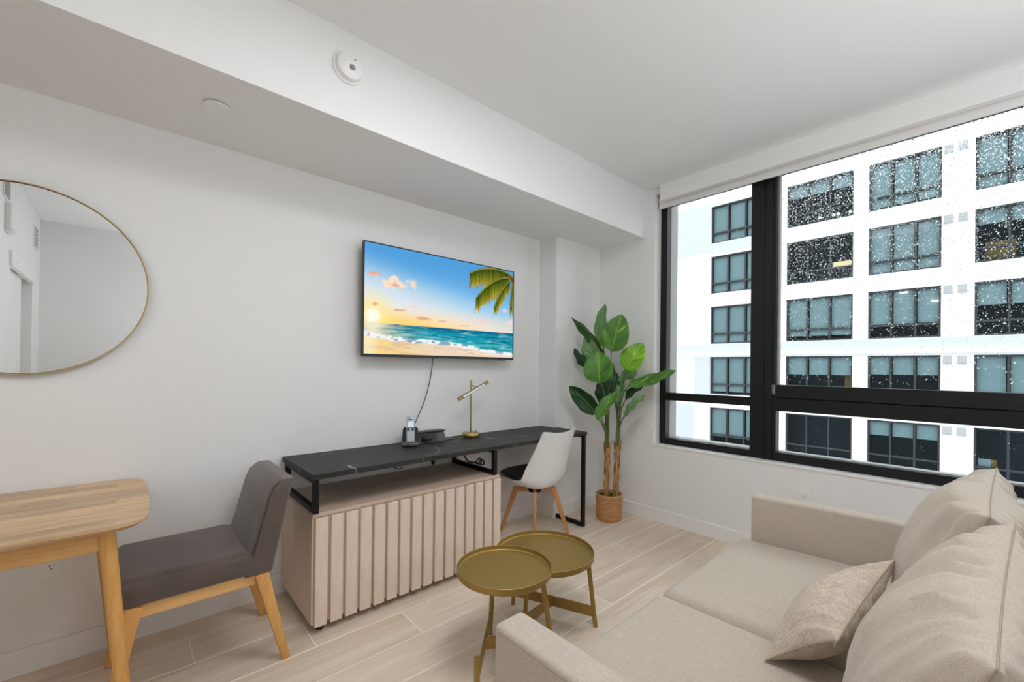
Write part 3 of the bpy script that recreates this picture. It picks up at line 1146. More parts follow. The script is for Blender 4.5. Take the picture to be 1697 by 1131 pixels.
    for (a, b, c, ln, n) in fronds:
        for i in range(n):
            t = .10 + .9 * i / (n - 1)
            p = bez(a, b, c, t)
            p2 = bez(a, b, c, min(1, t + .04))
            dx, dy = p2[0] - p[0], p2[1] - p[1]
            ll = ln * (1.0 - .55 * abs(t - .55)) * rs_.uniform(.8, 1.1)
            for sgn in ((1, -1) if c[0] < .9 and c[1] < .85 else (1, -1)):
                k = (.35 if sgn > 0 else .22)
                q = (p[0] + dx * 1.2 + sgn * k * ll * .28, p[1] - ll * (.75 if sgn > 0 else .85) - .02)
                dark = rs_.uniform(.55, 1.0)
                seg(p, q, .0095, .0030, (60 * dark, 92 * dark, 22 * dark), (190 * dark + 30, 176 * dark + 20, 50))
        for i in range(12):
            seg(bez(a, b, c, i / 12), bez(a, b, c, (i + 1) / 12), .006, .006, (150, 140, 50), (170, 160, 70))
    seg((1.0, .90), (.965, .95), .035, .02, (96, 66, 34), (120, 96, 40))
    C = np.clip(C, 0, 255) / 255
    return np.where(C <= .04045, C / 12.92, ((C + .055) / 1.055) ** 2.4)


def television():
    x0, x1, z0, z1, yf = 1.055, 2.293, 1.330, 2.041, 2.530
    t = thing('television', ((x0 + x1) / 2, yf, z0), 'wall-mounted flat television showing a sunset beach', 'television')
    org = Vector(((x0 + x1) / 2, yf, z0))
    b = MB()
    b.box(x0, x1, yf, yf + .006, z0, z0 + .018)
    b.box(x0, x1, yf, yf + .006, z1 - .007, z1)
    b.box(x0, x0 + .007, yf, yf + .006, z0 + .018, z1 - .007)
    b.box(x1 - .007, x1, yf, yf + .006, z0 + .018, z1 - .007)
    b.build('bezel', M['black_plastic'], t, smooth=False)
    MB().box(x0, x1, yf + .006, yf + .030, z0, z1, bevel=.004).build('back_shell', M['black_plastic'], t)
    MB().box(x0 + .30, x1 - .30, yf + .030, yf + .060, z0 + .10, z1 - .16, bevel=.008).build('rear_housing', M['black_plastic'], t)
    MB().box(x0 + .45, x1 - .45, yf + .060, YN, z0 + .20, z1 - .24).build('wall_mount', M['black_steel'], t, smooth=False)
    MB().box(x1 - .16, x1 - .08, yf - .001, yf + .012, z0 - .006, z0 + .001, bevel=.001).build('sensor_foot', M['black_plastic'], t)
    nu, nv = 420, 236
    col = paint_tv(nu, nv)
    sx0, sx1, sz0, sz1 = x0 + .007, x1 - .007, z0 + .018, z1 - .007
    U, V_ = np.meshgrid(np.linspace(sx0, sx1, nu), np.linspace(sz0, sz1, nv), indexing='ij')
    co = np.stack([U - org.x, np.full_like(U, .003), V_ - org.z], -1).reshape(-1, 3)
    idx = np.arange(nu * nv).reshape(nu, nv)
    fa = np.stack([idx[:-1, :-1], idx[1:, :-1], idx[1:, 1:], idx[:-1, 1:]], -1).reshape(-1, 4)
    me = bpy.data.meshes.new('screen')
    me.from_pydata(co.tolist(), [], fa.tolist())
    at = me.color_attributes.new('picture', 'FLOAT_COLOR', 'POINT')
    at.data.foreach_set('color', np.concatenate([col.reshape(-1, 3), np.ones((nu * nv, 1))], 1).astype(np.float32).ravel())
    m = bpy.data.materials.new('lit_screen')
    m.use_nodes = True
    N = m.node_tree.nodes
    N.clear()
    out = N.new('ShaderNodeOutputMaterial')
    e = N.new('ShaderNodeEmission')
    a = N.new('ShaderNodeAttribute')
    a.attribute_name = 'picture'
    m.node_tree.links.new(a.outputs['Color'], e.inputs[0])
    e.inputs[1].default_value = 1.0
    m.node_tree.links.new(e.outputs[0], out.inputs[0])
    me.materials.append(m)
    o = bpy.data.objects.new('screen', me)
    COL.objects.link(o)
    o.parent = t
    o['label'] = 'screen with palm fronds, sea and a low sun'


television()


def smooth_path(pts, n=6):
    P = [Vector(p) for p in pts]
    out = []
    for i in range(len(P) - 1):
        p0, p1, p2, p3 = P[max(i - 1, 0)], P[i], P[i + 1], P[min(i + 2, len(P) - 1)]
        for k in range(n):
            t = k / n
            out.append(0.5 * ((2 * p1) + (p2 - p0) * t + (2 * p0 - 5 * p1 + 4 * p2 - p3) * t * t + (3 * p1 - p0 - 3 * p2 + p3) * t ** 3))
    out.append(P[-1])
    return out


def cable(name, pts, r, m, label, cat='cable'):
    o = MB().tube(smooth_path(pts), r, 8).build(name, M[m], org=Vector(pts[0]))
    return tag(o, label, cat)


cable('television_cable', [(1.591, 2.585, 1.345), (1.591, 2.602, 1.318), (1.590, 2.610, 1.254), (1.573, 2.612, 1.157), (1.55, 2.612, 1.073), (1.522, 2.610, 1.003), (1.481, 2.608, .922), (1.450, 2.602, .867), (1.432, 2.602, .81), (1.418, 2.600, .772), (1.400, 2.594, .7655)], .003, 'cable', 'thin black cable hanging from the television to the desk')

# ------------------------------------------------------------------ sideboard and desk
SX0, SX1, SY0, SY1, SZ0, SZT = 0.650, 1.806, 2.100, 2.610, 0.045, 0.572
sb = thing('sideboard', ((SX0 + SX1) / 2, (SY0 + SY1) / 2, 0), 'low pale oak sideboard with a front of upright slats', 'sideboard')
c_ = MB()
c_.box(SX0, SX0 + .018, SY0 + .020, SY1, SZ0, SZT - .018)
c_.box(SX1 - .018, SX1, SY0 + .020, SY1, SZ0, SZT - .018)
c_.box(SX0 + .018, SX1 - .018, SY1 - .010, SY1, SZ0, SZT - .018)
c_.box(SX0 + .018, SX1 - .018, SY0 + .040, SY1 - .010, SZ0, SZ0 + .018)
c_.build('carcass', M['sideboard'], sb, smooth=False)
MB().box(SX0, SX1, SY0 + .010, SY1, SZT - .018, SZT, bevel=.0012, seg=1).build('top_panel', M['sideboard_top'], sb, smooth=False)
for a, b_ in ((SX0 + .004, (SX0 + SX1) / 2 - .0015), ((SX0 + SX1) / 2 + .0015, SX1 - .002)):
    MB().box(a, b_, SY0 + .018, SY0 + .036, SZ0 - .002, SZT - .021).build('door', M['sideboard'], sb, smooth=False)
NS = 16
pitch = (SX1 - .002 - (SX0 + .010) + .016) / NS
first = None
for i in range(NS):
    xs = SX0 + .010 + i * pitch
    if first is None:
        first = MB().box(0, pitch - .016, SY0 - .004, SY0 + .018, SZ0 - .008, SZT - .022, bevel=.0015, seg=1).build('slat', M['sideboard'], sb, smooth=False, org=Vector((0, world_loc(sb).y, 0)))
        o = first
    else:
        o = dup(first, sb, (0, 0, 0))
    o.location = (xs - world_loc(sb).x, 0, 0)
for x in (SX0 + .05, SX1 - .05):
    for yy in (SY0 + .05, SY1 - .06):
        MB().lathe([(0, 0), (.018, 0), (.018, .012), (.013, .016), (.013, SZ0 + .002), (0, SZ0 + .002)], (x, yy, 0), 'Z', 16).build('foot', M['black_plastic'], sb)

DZ = 0.762
dk = thing('desk', (1.69, 2.35, 0), 'long black marbled desk top on thin steel frames bridging the sideboard', 'desk')
MB().prism([(0.643, 2.090), (2.731, 2.122), (2.735, 2.600), (0.640, 2.612)], DZ - .026, DZ, bevel=.0015, seg=1).build('desk_top', M['marble'], dk, smooth=False)
SQ = .026


def frame_ring(x, y0, y1, z0, z1, top=True, name='steel_frame'):
    f = MB()
    f.box(x, x + SQ, y0, y0 + SQ, z0, z1)
    f.box(x, x + SQ, y1 - SQ, y1, z0, z1)
    f.box(x, x + SQ, y0 + SQ, y1 - SQ, z0, z0 + SQ)
    f.box(x, x + SQ, y0 + SQ, y1 - SQ, z1 - SQ * .8, z1)
    return f.build(name, M['black_steel'], dk, smooth=False)


frame_ring(.650, 2.104, 2.600, SZT, DZ - .026)
frame_ring(1.762, 2.118, 2.600, SZT, DZ - .026)
fr = frame_ring(2.697, 2.128, 2.590, .008, DZ - .026)
for yy in (2.19, 2.52):
    MB().cyl((2.71, yy, 0), (2.71, yy, .010), .012, n=12).build('glide', M['black_plastic'], fr)
MB().box(.676, 2.697, 2.50, 2.526, DZ - .044, DZ - .026).build('back_rail', M['black_steel'], dk, smooth=False)

# power box flipped up out of the desk
pb = thing('desk_power_socket', (1.53, 2.535, DZ), 'black flip-up power socket box on the desk beside the phone', 'power socket')
x0, x1 = 1.430, 1.640
MB().hexa([(x0, 2.490, DZ), (x0, 2.525, DZ + .062), (x0, 2.575, DZ), (x0, 2.578, DZ + .062), (x1, 2.490, DZ), (x1, 2.525, DZ + .062), (x1, 2.575, DZ), (x1, 2.578, DZ + .062)], bevel=.002).build('socket_body', M['grey_plastic'], pb)
MB().box(x0 - .012, x1 + .010, 2.515, 2.590, DZ + .062, DZ + .069, bevel=.002).build('lid', M['black_plastic'], pb)
MB().box(x1 - .04, x1 + .075, 2.492, 2.560, DZ, DZ + .004).build('trim_flange', M['black_plastic'], pb, smooth=False)


def on_front(px, pz, w, h, t=.0025):
    """small plate on the box's sloping face"""
    a = MB()
    f = lambda z: 2.490 + .035 * z / .062
    a.hexa([(px - w, f(pz - h) - t, DZ + pz - h), (px - w, f(pz + h) - t, DZ + pz + h), (px - w, f(pz - h) + t, DZ + pz - h), (px - w, f(pz + h) + t, DZ + pz + h),
            (px + w, f(pz - h) - t, DZ + pz - h), (px + w, f(pz + h) - t, DZ + pz + h), (px + w, f(pz - h) + t, DZ + pz - h), (px + w, f(pz + h) + t, DZ + pz + h)])
    return a


on_front(1.503, .031, .062, .024).build('socket_plate', M['black_plastic'], pb, smooth=False)
on_front(1.602, .031, .030, .024).build('usb_plate', M['grey_plastic'], pb, smooth=False)
on_front(1.545, .036, .003, .008, .0035).build('slot', M['dark_slot'], pb, smooth=False)
on_front(1.557, .036, .003, .008, .0035).build('slot', M['dark_slot'], pb, smooth=False)
MB().lathe([(.004, 0), (.004, -.003), (0, -.003)], (1.597, 2.504, DZ + .028), 'Y', 10).build('indicator_lamp', emit('red_indicator', (1, .3, .15), .35), pb)
pp = thing('power_plug', (1.48, 2.49, DZ + .03), 'black adapter plugged into the desk power socket', 'plug')
MB().box(1.455, 1.512, 2.462, 2.503, DZ + .014, DZ + .046, bevel=.008).build('plug_body', M['black_plastic'], pp)
cable('phone_cable', [(1.43, 2.50, DZ + .02), (1.412, 2.51, .80), (1.405, 2.53, .835), (1.375, 2.55, .853), (1.352, 2.555, .83), (1.352, 2.552, .79), (1.36, 2.55, .768)], .0018, 'cable_grey', 'thin grey cord looping beside the cordless phone')

# cordless phone in its cradle
PCX, PCY = 1.352, 2.470
ph_rot = math.radians(-28)


def prot(p):
    c, s = math.cos(ph_rot), math.sin(ph_rot)
    return Vector((PCX + p[0] * c - p[1] * s, PCY + p[0] * s + p[1] * c, DZ + p[2]))


cr = thing('phone_cradle', (PCX, PCY, DZ), 'black and silver charging cradle under the cordless phone', 'phone cradle')
w = .050
MB().hexa([prot(p) for p in ((-w, -.050, 0), (-w, -.052, .020), (-w, .050, 0), (-w * .9, .040, .120), (w, -.050, 0), (w, -.052, .020), (w, .050, 0), (w * .9, .040, .120))], bevel=.010, seg=3).build('cradle_body', M['black_plastic'], cr)
MB().hexa([prot(p) for p in ((-w - .004, -.057, .004), (-w - .004, -.060, .022), (-w - .004, .020, .004), (-w - .004, -.030, .034), (w + .004, -.057, .004), (w + .004, -.060, .022), (w + .004, .020, .004), (w + .004, -.030, .034))], bevel=.006, seg=2).build('silver_lip', mat('silver_grey_plastic', (.09, .095, .10), .35), cr)
for s in (-1, 1):
    MB().hexa([prot(p) for p in ((s * w, -.052, .006), (s * w, -.052, .024), (s * w * .99, .050, .002), (s * w * .89, .036, .108), (s * (w + .003), -.052, .006), (s * (w + .003), -.052, .024), (s * (w + .003), .050, .002), (s * (w * .90 + .003), .036, .108))], bevel=.002).build('side_trim', M['grey_plastic'], cr)
hs_ = thing('cordless_handset', tuple(prot((0, -.01, .03))), 'silver cordless phone handset standing in the black cradle', 'phone')


def hp(a, l, t):
    """handset space: across, along (bottom to top), towards the viewer"""
    base = Vector((0, -.040, .022))
    up = Vector((0, .26, 1)).normalized()
    fw_ = Vector((0, -1, .26)).normalized()
    return prot(base + Vector((a, 0, 0)) + up * l + fw_ * t)


M['silver'] = mat('silver_handset_plastic', (.42, .45, .49), .3, .3)
M['silver_key'] = mat('pale_key_plastic', (.60, .63, .66), .35)


def hbox(a0, a1, l0, l1, t0, t1, bev=.001, seg=1):
    return MB().hexa([hp(a, l, t) for a in (a0, a1) for t in (t0, t1) for l in (l0, l1)], bevel=bev, seg=seg)


hbox(-.026, .026, 0, .170, 0, .022, .009, 3).build('handset_body', M['silver'], hs_)
hbox(-.019, .019, .098, .134, .0215, .0232).build('display', emit('pale_blue_display', (.72, .86, .95), .85), hs_)
hbox(-.012, .012, .146, .152, .0215, .0230).build('earpiece_slot', M['grey_plastic'], hs_)
hbox(-.022, .022, .076, .096, .0212, .0228).build('control_panel', M['grey_plastic'], hs_)
hbox(-.007, .007, .079, .092, .0222, .0250, .003).build('navigation_key', M['silver_key'], hs_)
for i in range(5):
    for j in (-1, 0, 1):
        hbox(j * .014 - .0055, j * .014 + .0055, .012 + i * .0125, .0205 + i * .0125, .0212, .0240, .0015).build('key', M['silver_key'], hs_)

# desk lamp
LX, LY = 1.862, 2.505
la = thing('desk_lamp', (LX, LY, DZ), 'slim brass desk lamp with a tilted tube head', 'desk lamp')
MB().lathe([(0, 0), (.063, 0), (.065, .003), (.065, .026), (.062, .030), (0, .030)], (LX, LY, DZ), 'Z', 40).build('base', M['brass'], la)
MB().cyl((LX - .004, LY, DZ + .028), (LX - .004, LY, 1.172), .0065, n=16).build('stem', M['brass'], la)
MB().cyl((LX + .036, LY - .008, DZ + .028), (LX + .036, LY - .008, DZ + .046), .0055, n=12).build('switch_knob', M['brass'], la)
hd_a, hd_b = Vector((1.715, 2.455, 1.046)), Vector((1.970, 2.455, 1.160))
hdir = (hd_b - hd_a).normalized()
MB().cyl((LX - .004, LY, 1.140), hd_a + (hd_b - hd_a) * .66 + Vector((0, .010, 0)), .004, n=10).build('arm', M['brass'], la)
MB().tube([hd_a, hd_b], .0115, 18).build('lamp_head', M['brass'], la)
dif = MB()
for k in (0.13,):
    a = hd_a + (hd_b - hd_a) * .14
    b_ = hd_a + (hd_b - hd_a) * .86
    dif.tube([a + Vector((0, -.0055, -.003)), b_ + Vector((0, -.0055, -.003))], .0100, 14)
dif.build('diffuser', mat('opal_diffuser', (.78, .78, .78), .4), la)
for q in (hd_a, hd_b):
    d_ = hdir if q is hd_b else -hdir
    MB().cyl(q - d_ * .022, q + d_ * .002, .0130, n=18).build('end_cap', M['brass'], la)

# loose cables under the desk
cable('hanging_cable', [(1.250, 2.560, DZ - .0295), (1.250, 2.556, .665), (1.277, 2.55, .622), (1.324, 2.55, .601), (1.349, 2.55, .640), (1.352, 2.556, DZ - .0295)], .003, 'cable', 'black cable loop hanging below the desk top')
pl = thing('hanging_plug', (1.575, 2.55, .62), 'black plug dangling below the desk top on a thin cord', 'plug')
MB().lathe([(0, 0), (.011, .004), (.015, .022), (.007, .042), (.003, .05), (0, .05)], (1.572, 2.55, .592), 'Z', 12).build('plug_body', M['black_plastic'], pl)
MB().tube(smooth_path([(1.572, 2.55, .640), (1.580, 2.55, .680), (1.588, 2.552, DZ - .0285)]), .0022, 8).build('cord', M['cable'], pl)
cable('coiled_cable', [(1.800, 2.600, .725), (1.802, 2.56, .672), (1.803, 2.50, .628), (1.803, 2.455, .600), (1.803, 2.40, .602), (1.806, 2.345, .604), (1.809, 2.318, .632), (1.812, 2.290, .628), (1.808, 2.285, .604), (1.803, 2.325, .603), (1.800, 2.36, .606), (1.800, 2.335, .636), (1.803, 2.310, .640), (1.803, 2.305, .605)], .005, 'cable', 'coiled black cable lying on the middle desk frame')

# ------------------------------------------------------------------ dining table
TX1, TY0, TY1, TZ = 0.066, 1.882, 2.612, 0.750
tb = thing('dining_table', (-0.55, 2.25, 0), 'light butcher-block dining table with tapered round legs', 'dining table')


def table_outline(x0, x1, y0, y1, r, bow, n=9):
    P = []
    for (cx, cy, a0) in ((x1 - r, y0 + r, -90), (x1 - r, y1 - r, 0), (x0 + r, y1 - r, 90), (x0 + r, y0 + r, 180)):
        for i in range(n):
            a = math.radians(a0 + 90 * i / (n - 1))
            P.append((cx + r * math.cos(a), cy + r * math.sin(a)))
    # bow the short ends outwards a little
    out = []
    ym, hy = (y0 + y1) / 2, (y1 - y0) / 2
    for (x, y) in P:
        f = 1 - ((y - ym) / hy) ** 2
        out.append((x + (bow if x > (x0 + x1) / 2 else -bow) * f, y))
    pts = []
    for i in range(len(out)):
        a, b_ = out[i], out[(i + 1) % len(out)]
        pts.append(a)
        if abs(a[1] - b_[1]) > .2:
            for k in range(1, 6):
                t = k / 6
                yy = a[1] + (b_[1] - a[1]) * t
                f0 = 1 - ((a[1] - ym) / hy) ** 2
                f = 1 - ((yy - ym) / hy) ** 2
                s = 1 if a[0] > (x0 + x1) / 2 else -1
                pts.append((a[0] + s * bow * (f - f0), yy))
    return pts


ol = table_outline(-1.20, TX1 - .016, TY0, TY1, .075, .016)
bt = MB()
lo = [bt.bm.verts.new((x * 1.0 + (-.567 - x) * .030, y + (2.247 - y) * .062, TZ - .028)) for x, y in ol]
mid = [bt.bm.verts.new((x, y, TZ - .012)) for x, y in ol]
hi = [bt.bm.verts.new((x, y, TZ - .002)) for x, y in ol]
top = [bt.bm.verts.new((x + (-.567 - x) * .004, y + (2.247 - y) * .006, TZ)) for x, y in ol]
n_ = len(ol)
bt.bm.faces.new(list(reversed(lo)))
bt.bm.faces.new(top)
for a, b_ in ((lo, mid), (mid, hi), (hi, top)):
    for k_ in range(n_):
        bt.bm.faces.new((a[k_], a[(k_ + 1) % n_], b_[(k_ + 1) % n_], b_[k_]))
bt.build('table_top', M['butcher'], tb, angle=30)
MB().box(-1.06, -.055, TY0 + .070, TY0 + .090, TZ - .098, TZ - .027, bevel=.002, seg=1).build('apron', M['oak_rail'], tb, smooth=False)
MB().box(-1.06, -.07, TY1 - .095, TY1 - .075, TZ - .098, TZ - .027, bevel=.002, seg=1).build('apron', M['oak_rail'], tb, smooth=False)
MB().box(-.085, -.065, TY0 + .10, TY1 - .10, TZ - .098, TZ - .027, bevel=.002, seg=1).build('apron', M['oak_rail'], tb, smooth=False)
MB().box(-1.075, -1.055, TY0 + .10, TY1 - .10, TZ - .098, TZ - .027, bevel=.002, seg=1).build('apron', M['oak_rail'], tb, smooth=False)
for sx, xt in ((1, -.051), (-1, -1.08)):
    for sy, yt in ((-1, TY0 + .080), (1, TY1 - .090)):
        xt_ = xt - sx * (.045 if sy > 0 else 0)
        MB().tube([(xt_, yt, TZ - .026), (xt_ + sx * .062, yt + sy * .045, 0)], [.0235, .0185], 24).build('leg', M['oak_leg'], tb)

# ------------------------------------------------------------------ dining chair (faces -X, tucked under the table)
dc = thing('dining_chair', (.25, 2.235, 0), 'brown-grey velvet dining chair with honey wood legs beside the table', 'chair')
CY0, CY1 = 2.000, 2.480
MB().box(-.035, .400, CY0, CY1, .408, .492, bevel=.022, seg=4).build('seat_frame_cover', M['velvet'], dc)
MB().box(-.030, .374, CY0 + .020, CY1 - .020, .455, .504, bevel=.022, seg=4).build('seat_cushion', M['velvet'], dc)
bk = MB()


def chair_back(u, v):
    # u around a rounded slab section, v up
    return None


lean = lambda z: .135 * (z - .40) / .40
Zb = [.405, .43, .50, .58, .66, .72, .755, .774, .783]
sec = []
for z in Zb:
    topk = max(0, (z - .72) / .063)
    inset = .010 * topk ** 3
    th0 = .106 - .020 * (z - .40) / .40 - .020 * topk ** 3
    xr = .462 + .150 * ((z - .40) / .40) * .55
    xf = xr - th0 + (.012 * topk ** 2)
    ys0, ys1 = CY0 + .004 + inset, CY1 - .004 - inset
    ring = []
    r = .018
    for (cx, cy, a0) in ((xr - r, ys0 + r, -90), (xr - r, ys1 - r, 0), (xf + r, ys1 - r, 90), (xf + r, ys0 + r, 180)):
        for i in range(4):
            a = math.radians(a0 + 30 * i)
            ring.append(bk.bm.verts.new((cx + r * math.cos(a), cy + r * math.sin(a), z)))
    sec.append(ring)
for a, b_ in zip(sec, sec[1:]):
    n_ = len(a)
    for k_ in range(n_):
        bk.bm.faces.new((a[k_], a[(k_ + 1) % n_], b_[(k_ + 1) % n_], b_[k_]))
bk.bm.faces.new(list(reversed(sec[0])))
bk.bm.faces.new(sec[-1])
bk.build('backrest', M['velvet'], dc, angle=50)
M['velvet_seam'] = mat('dark_velvet_seam', srgb(52, 45, 43), .9)
pts = []
for z in Zb[1:-1]:
    topk = max(0, (z - .72) / .063)
    xr = .462 + .150 * ((z - .40) / .40) * .55
    pts.append((xr - (.106 - .020 * (z - .40) / .40 - .020 * topk ** 3) + .012 * topk ** 2 + .009, CY0 + .004 + .010 * topk ** 3 + .0035, z))
MB().tube(pts, .0022, 8).build('seam_welt', M['velvet_seam'], dc)
for yy in (CY0 + .018, CY1 - .043):
    MB().box(.02, .40, yy, yy + .025, .362, .410, bevel=.002, seg=1).build('rail', M['oak_rail'], dc, smooth=False)
MB().box(.385, .410, CY0 + .06, CY1 - .06, .362, .410, bevel=.002, seg=1).build('rail', M['oak_rail'], dc, smooth=False)
MB().box(.015, .040, CY0 + .06, CY1 - .06, .362, .410, bevel=.002, seg=1).build('rail', M['oak_rail'], dc, smooth=False)
for yy, sy in ((CY0 + .028, 0), (CY1 - .028, 0)):
    MB().bar((.420, yy, .408), (.522, yy + .004, 0), .046, .050, .028, .030, bevel=.004).build('leg', M['oak_leg'], dc)
    MB().bar((.022, yy, .408), (-.050, yy, 0), .046, .050, .026, .028, bevel=.004).build('leg', M['oak_leg'], dc)

# ------------------------------------------------------------------ white shell chair at the desk
WC = Vector((2.340, 2.318, 0))
wc = thing('shell_chair', tuple(WC), 'white plastic shell chair with black seat pad and beech legs at the desk', 'chair')
SP = [(.222, .428, .185, .0, .0), (.180, .420, .212, 0, .018), (.06, .388, .234, 0, .052), (-.05, .362, .240, .012, .084), (-.125, .372, .240, .036, .088), (-.168, .425, .236, .062, .055),
      (-.192, .52, .224, .066, .022), (-.220, .63, .206, .050, .004), (-.248, .73, .188, .032, .008), (-.268, .792, .174, .020, .024), (-.272, .799, .170, .018, .027)]


def spline(vals, s):
    n = len(vals) - 1
    x = min(max(s, 0), 1) * n
    i = min(int(x), n - 1)
    t = x - i
    p0, p1, p2, p3 = vals[max(i - 1, 0)], vals[i], vals[i + 1], vals[min(i + 2, n)]
    return tuple(0.5 * ((2 * b) + (c - a) * t + (2 * a - 5 * b + 4 * c - d) * t * t + (3 * b - a - 3 * c + d) * t ** 3) for a, b, c, d in zip(p0, p1, p2, p3))


def shell_pt(u, s, off=0.0):
    y_, z_, hw, cy, cz = spline(SP, s)
    a = abs(u)
    # rounded corners at the front lip and the top edge
    if s > .90:
        z_ -= .030 * max(0, a - .72) / .28 * ((s - .90) / .10) * (1 if a > .72 else 0) * max(0, (a - .72) / .28)
    if s < .10:
        y_ -= .060 * (a ** 3) * (1 - s / .10)
    k = a ** 2.3
    return WC + Vector((hw * u, y_ + cy * k, z_ + cz * k + off))


sh = MB()
sh.grid(lambda i, j: shell_pt(2 * i - 1, j), 25, 46)
so_ = sh.build('shell', M['white_shell'], wc, angle=80)
md = so_.modifiers.new('thickness', 'SOLIDIFY')
md.thickness = .006
md.offset = 0
md = so_.modifiers.new('round', 'BEVEL')
md.width = .002
md.segments = 2
pd = MB()
pd.grid(lambda i, j: shell_pt((2 * i - 1) * .86, .03 + j * .43, .014 + .012 * (1 - abs(2 * i - 1) ** 3)), 17, 20)
po = pd.build('seat_pad', M['cushion_black'], wc, angle=80)
md = po.modifiers.new('thickness', 'SOLIDIFY')
md.thickness = .024
md.offset = 1
for az in (45, 135, 225, 315):
    a = math.radians(az)
    d = Vector((math.cos(a), math.sin(a), 0))
    sd_ = (-d.y, d.x, 0)
    lg = MB()
    lg.bar(WC + d * .142 + Vector((0, 0, .348)), WC + d * .260, .026, .046, .022, .022, side=sd_, bevel=.004)
    lg.build('leg', M['beech'], wc)
    MB().bar(WC + d * .012 + Vector((0, 0, .330)), WC + d * .148 + Vector((0, 0, .330)), .026, .034, .026, .036, side=sd_, bevel=.003).build('brace', M['beech'], wc)
MB().cyl(WC + Vector((0, 0, .318)), WC + Vector((0, 0, .354)), .05, n=16).build('mounting_plate', M['black_steel'], wc)

# ------------------------------------------------------------------ potted plant
PC = Vector((3.022, 2.112, 0))
pt = thing('potted_plant', tuple(PC), 'tall broad-leaved green plant in a woven tan pot by the window', 'plant')
pot = MB()
NR, NA = 10, 18


def pot_pt(i, j):
    a = 2 * PI * i
    zz = .012 + .185 * j
    r = .094 + .010 * j
    row = int(j * NR * .9999)
    ph = (j * NR) % 1
    wv = math.sin(PI * ph) ** .7 * (max(0, .5 + .5 * math.cos(a * NA + (PI if row % 2 else 0)))) ** .5
    return PC + Vector(((r + .0115 * wv) * math.cos(a), (r + .0115 * wv) * math.sin(a), zz))


pot.grid(pot_pt, 156, NR * 5 + 1, wrap_u=True)
pot.lathe([(0, 0), (.094, 0), (.101, .006), (.101, .014)], PC, 'Z', 64)
pot.lathe([(.108, .196), (.113, .199), (.114, .214), (.111, .219), (.103, .219), (.100, .212), (.098, .19)], PC, 'Z', 64)
M['pot'] = mat('woven_tan_plastic', srgb(196, 146, 96), .6)
pot.build('pot', M['pot'], pt, angle=60)
ms = MB()
ms.grid(lambda i, j: PC + Vector((.098 * (j + 1e-4) * math.cos(2 * PI * i), .098 * (j + 1e-4) * math.sin(2 * PI * i), .192 + .010 * noise.noise(Vector((math.cos(2 * PI * i) * j * 9, math.sin(2 * PI * i) * j * 9, 3))))), 40, 14, wrap_u=True)
ms.build('moss', mat('dark_green_moss', srgb(44, 74, 30), .95, noise_scale=120, noise_amt=.5, bump=.6, bump_scale=220), pt)


def bark():
    m, N, L, b, out = new_mat('fibrous_brown_bark')
    tc = N.new('ShaderNodeTexCoord')
    mp = N.new('ShaderNodeMapping')
    mp.inputs['Scale'].default_value = (70, 70, 9)
    L.new(tc.outputs['Object'], mp.inputs[0])
    n = N.new('ShaderNodeTexNoise')
    n.inputs['Detail'].default_value = 6
    n.inputs['Scale'].default_value = 1
    L.new(mp.outputs[0], n.inputs['Vector'])
    r = N.new('ShaderNodeValToRGB')
    r.color_ramp.elements[0].position = .32
    r.color_ramp.elements[1].position = .68
    r.color_ramp.elements[0].color = srgb(108, 66, 32)
    r.color_ramp.elements[1].color = srgb(212, 160, 98)
    L.new(n.outputs['Fac'], r.inputs[0])
    L.new(r.outputs[0], b.inputs['Base Color'])
    b.inputs['Roughness'].default_value = .8
    bp = N.new('ShaderNodeBump')
    bp.inputs['Distance'].default_value = .004
    L.new(n.outputs['Fac'], bp.inputs['Height'])
    L.new(bp.outputs[0], b.inputs['Normal'])
    return m


M['bark'] = bark()
M['stalk'] = mat('green_stalk', srgb(88, 108, 58), .55, noise_scale=30, noise_amt=.3, stretch=(3, 3, .5))


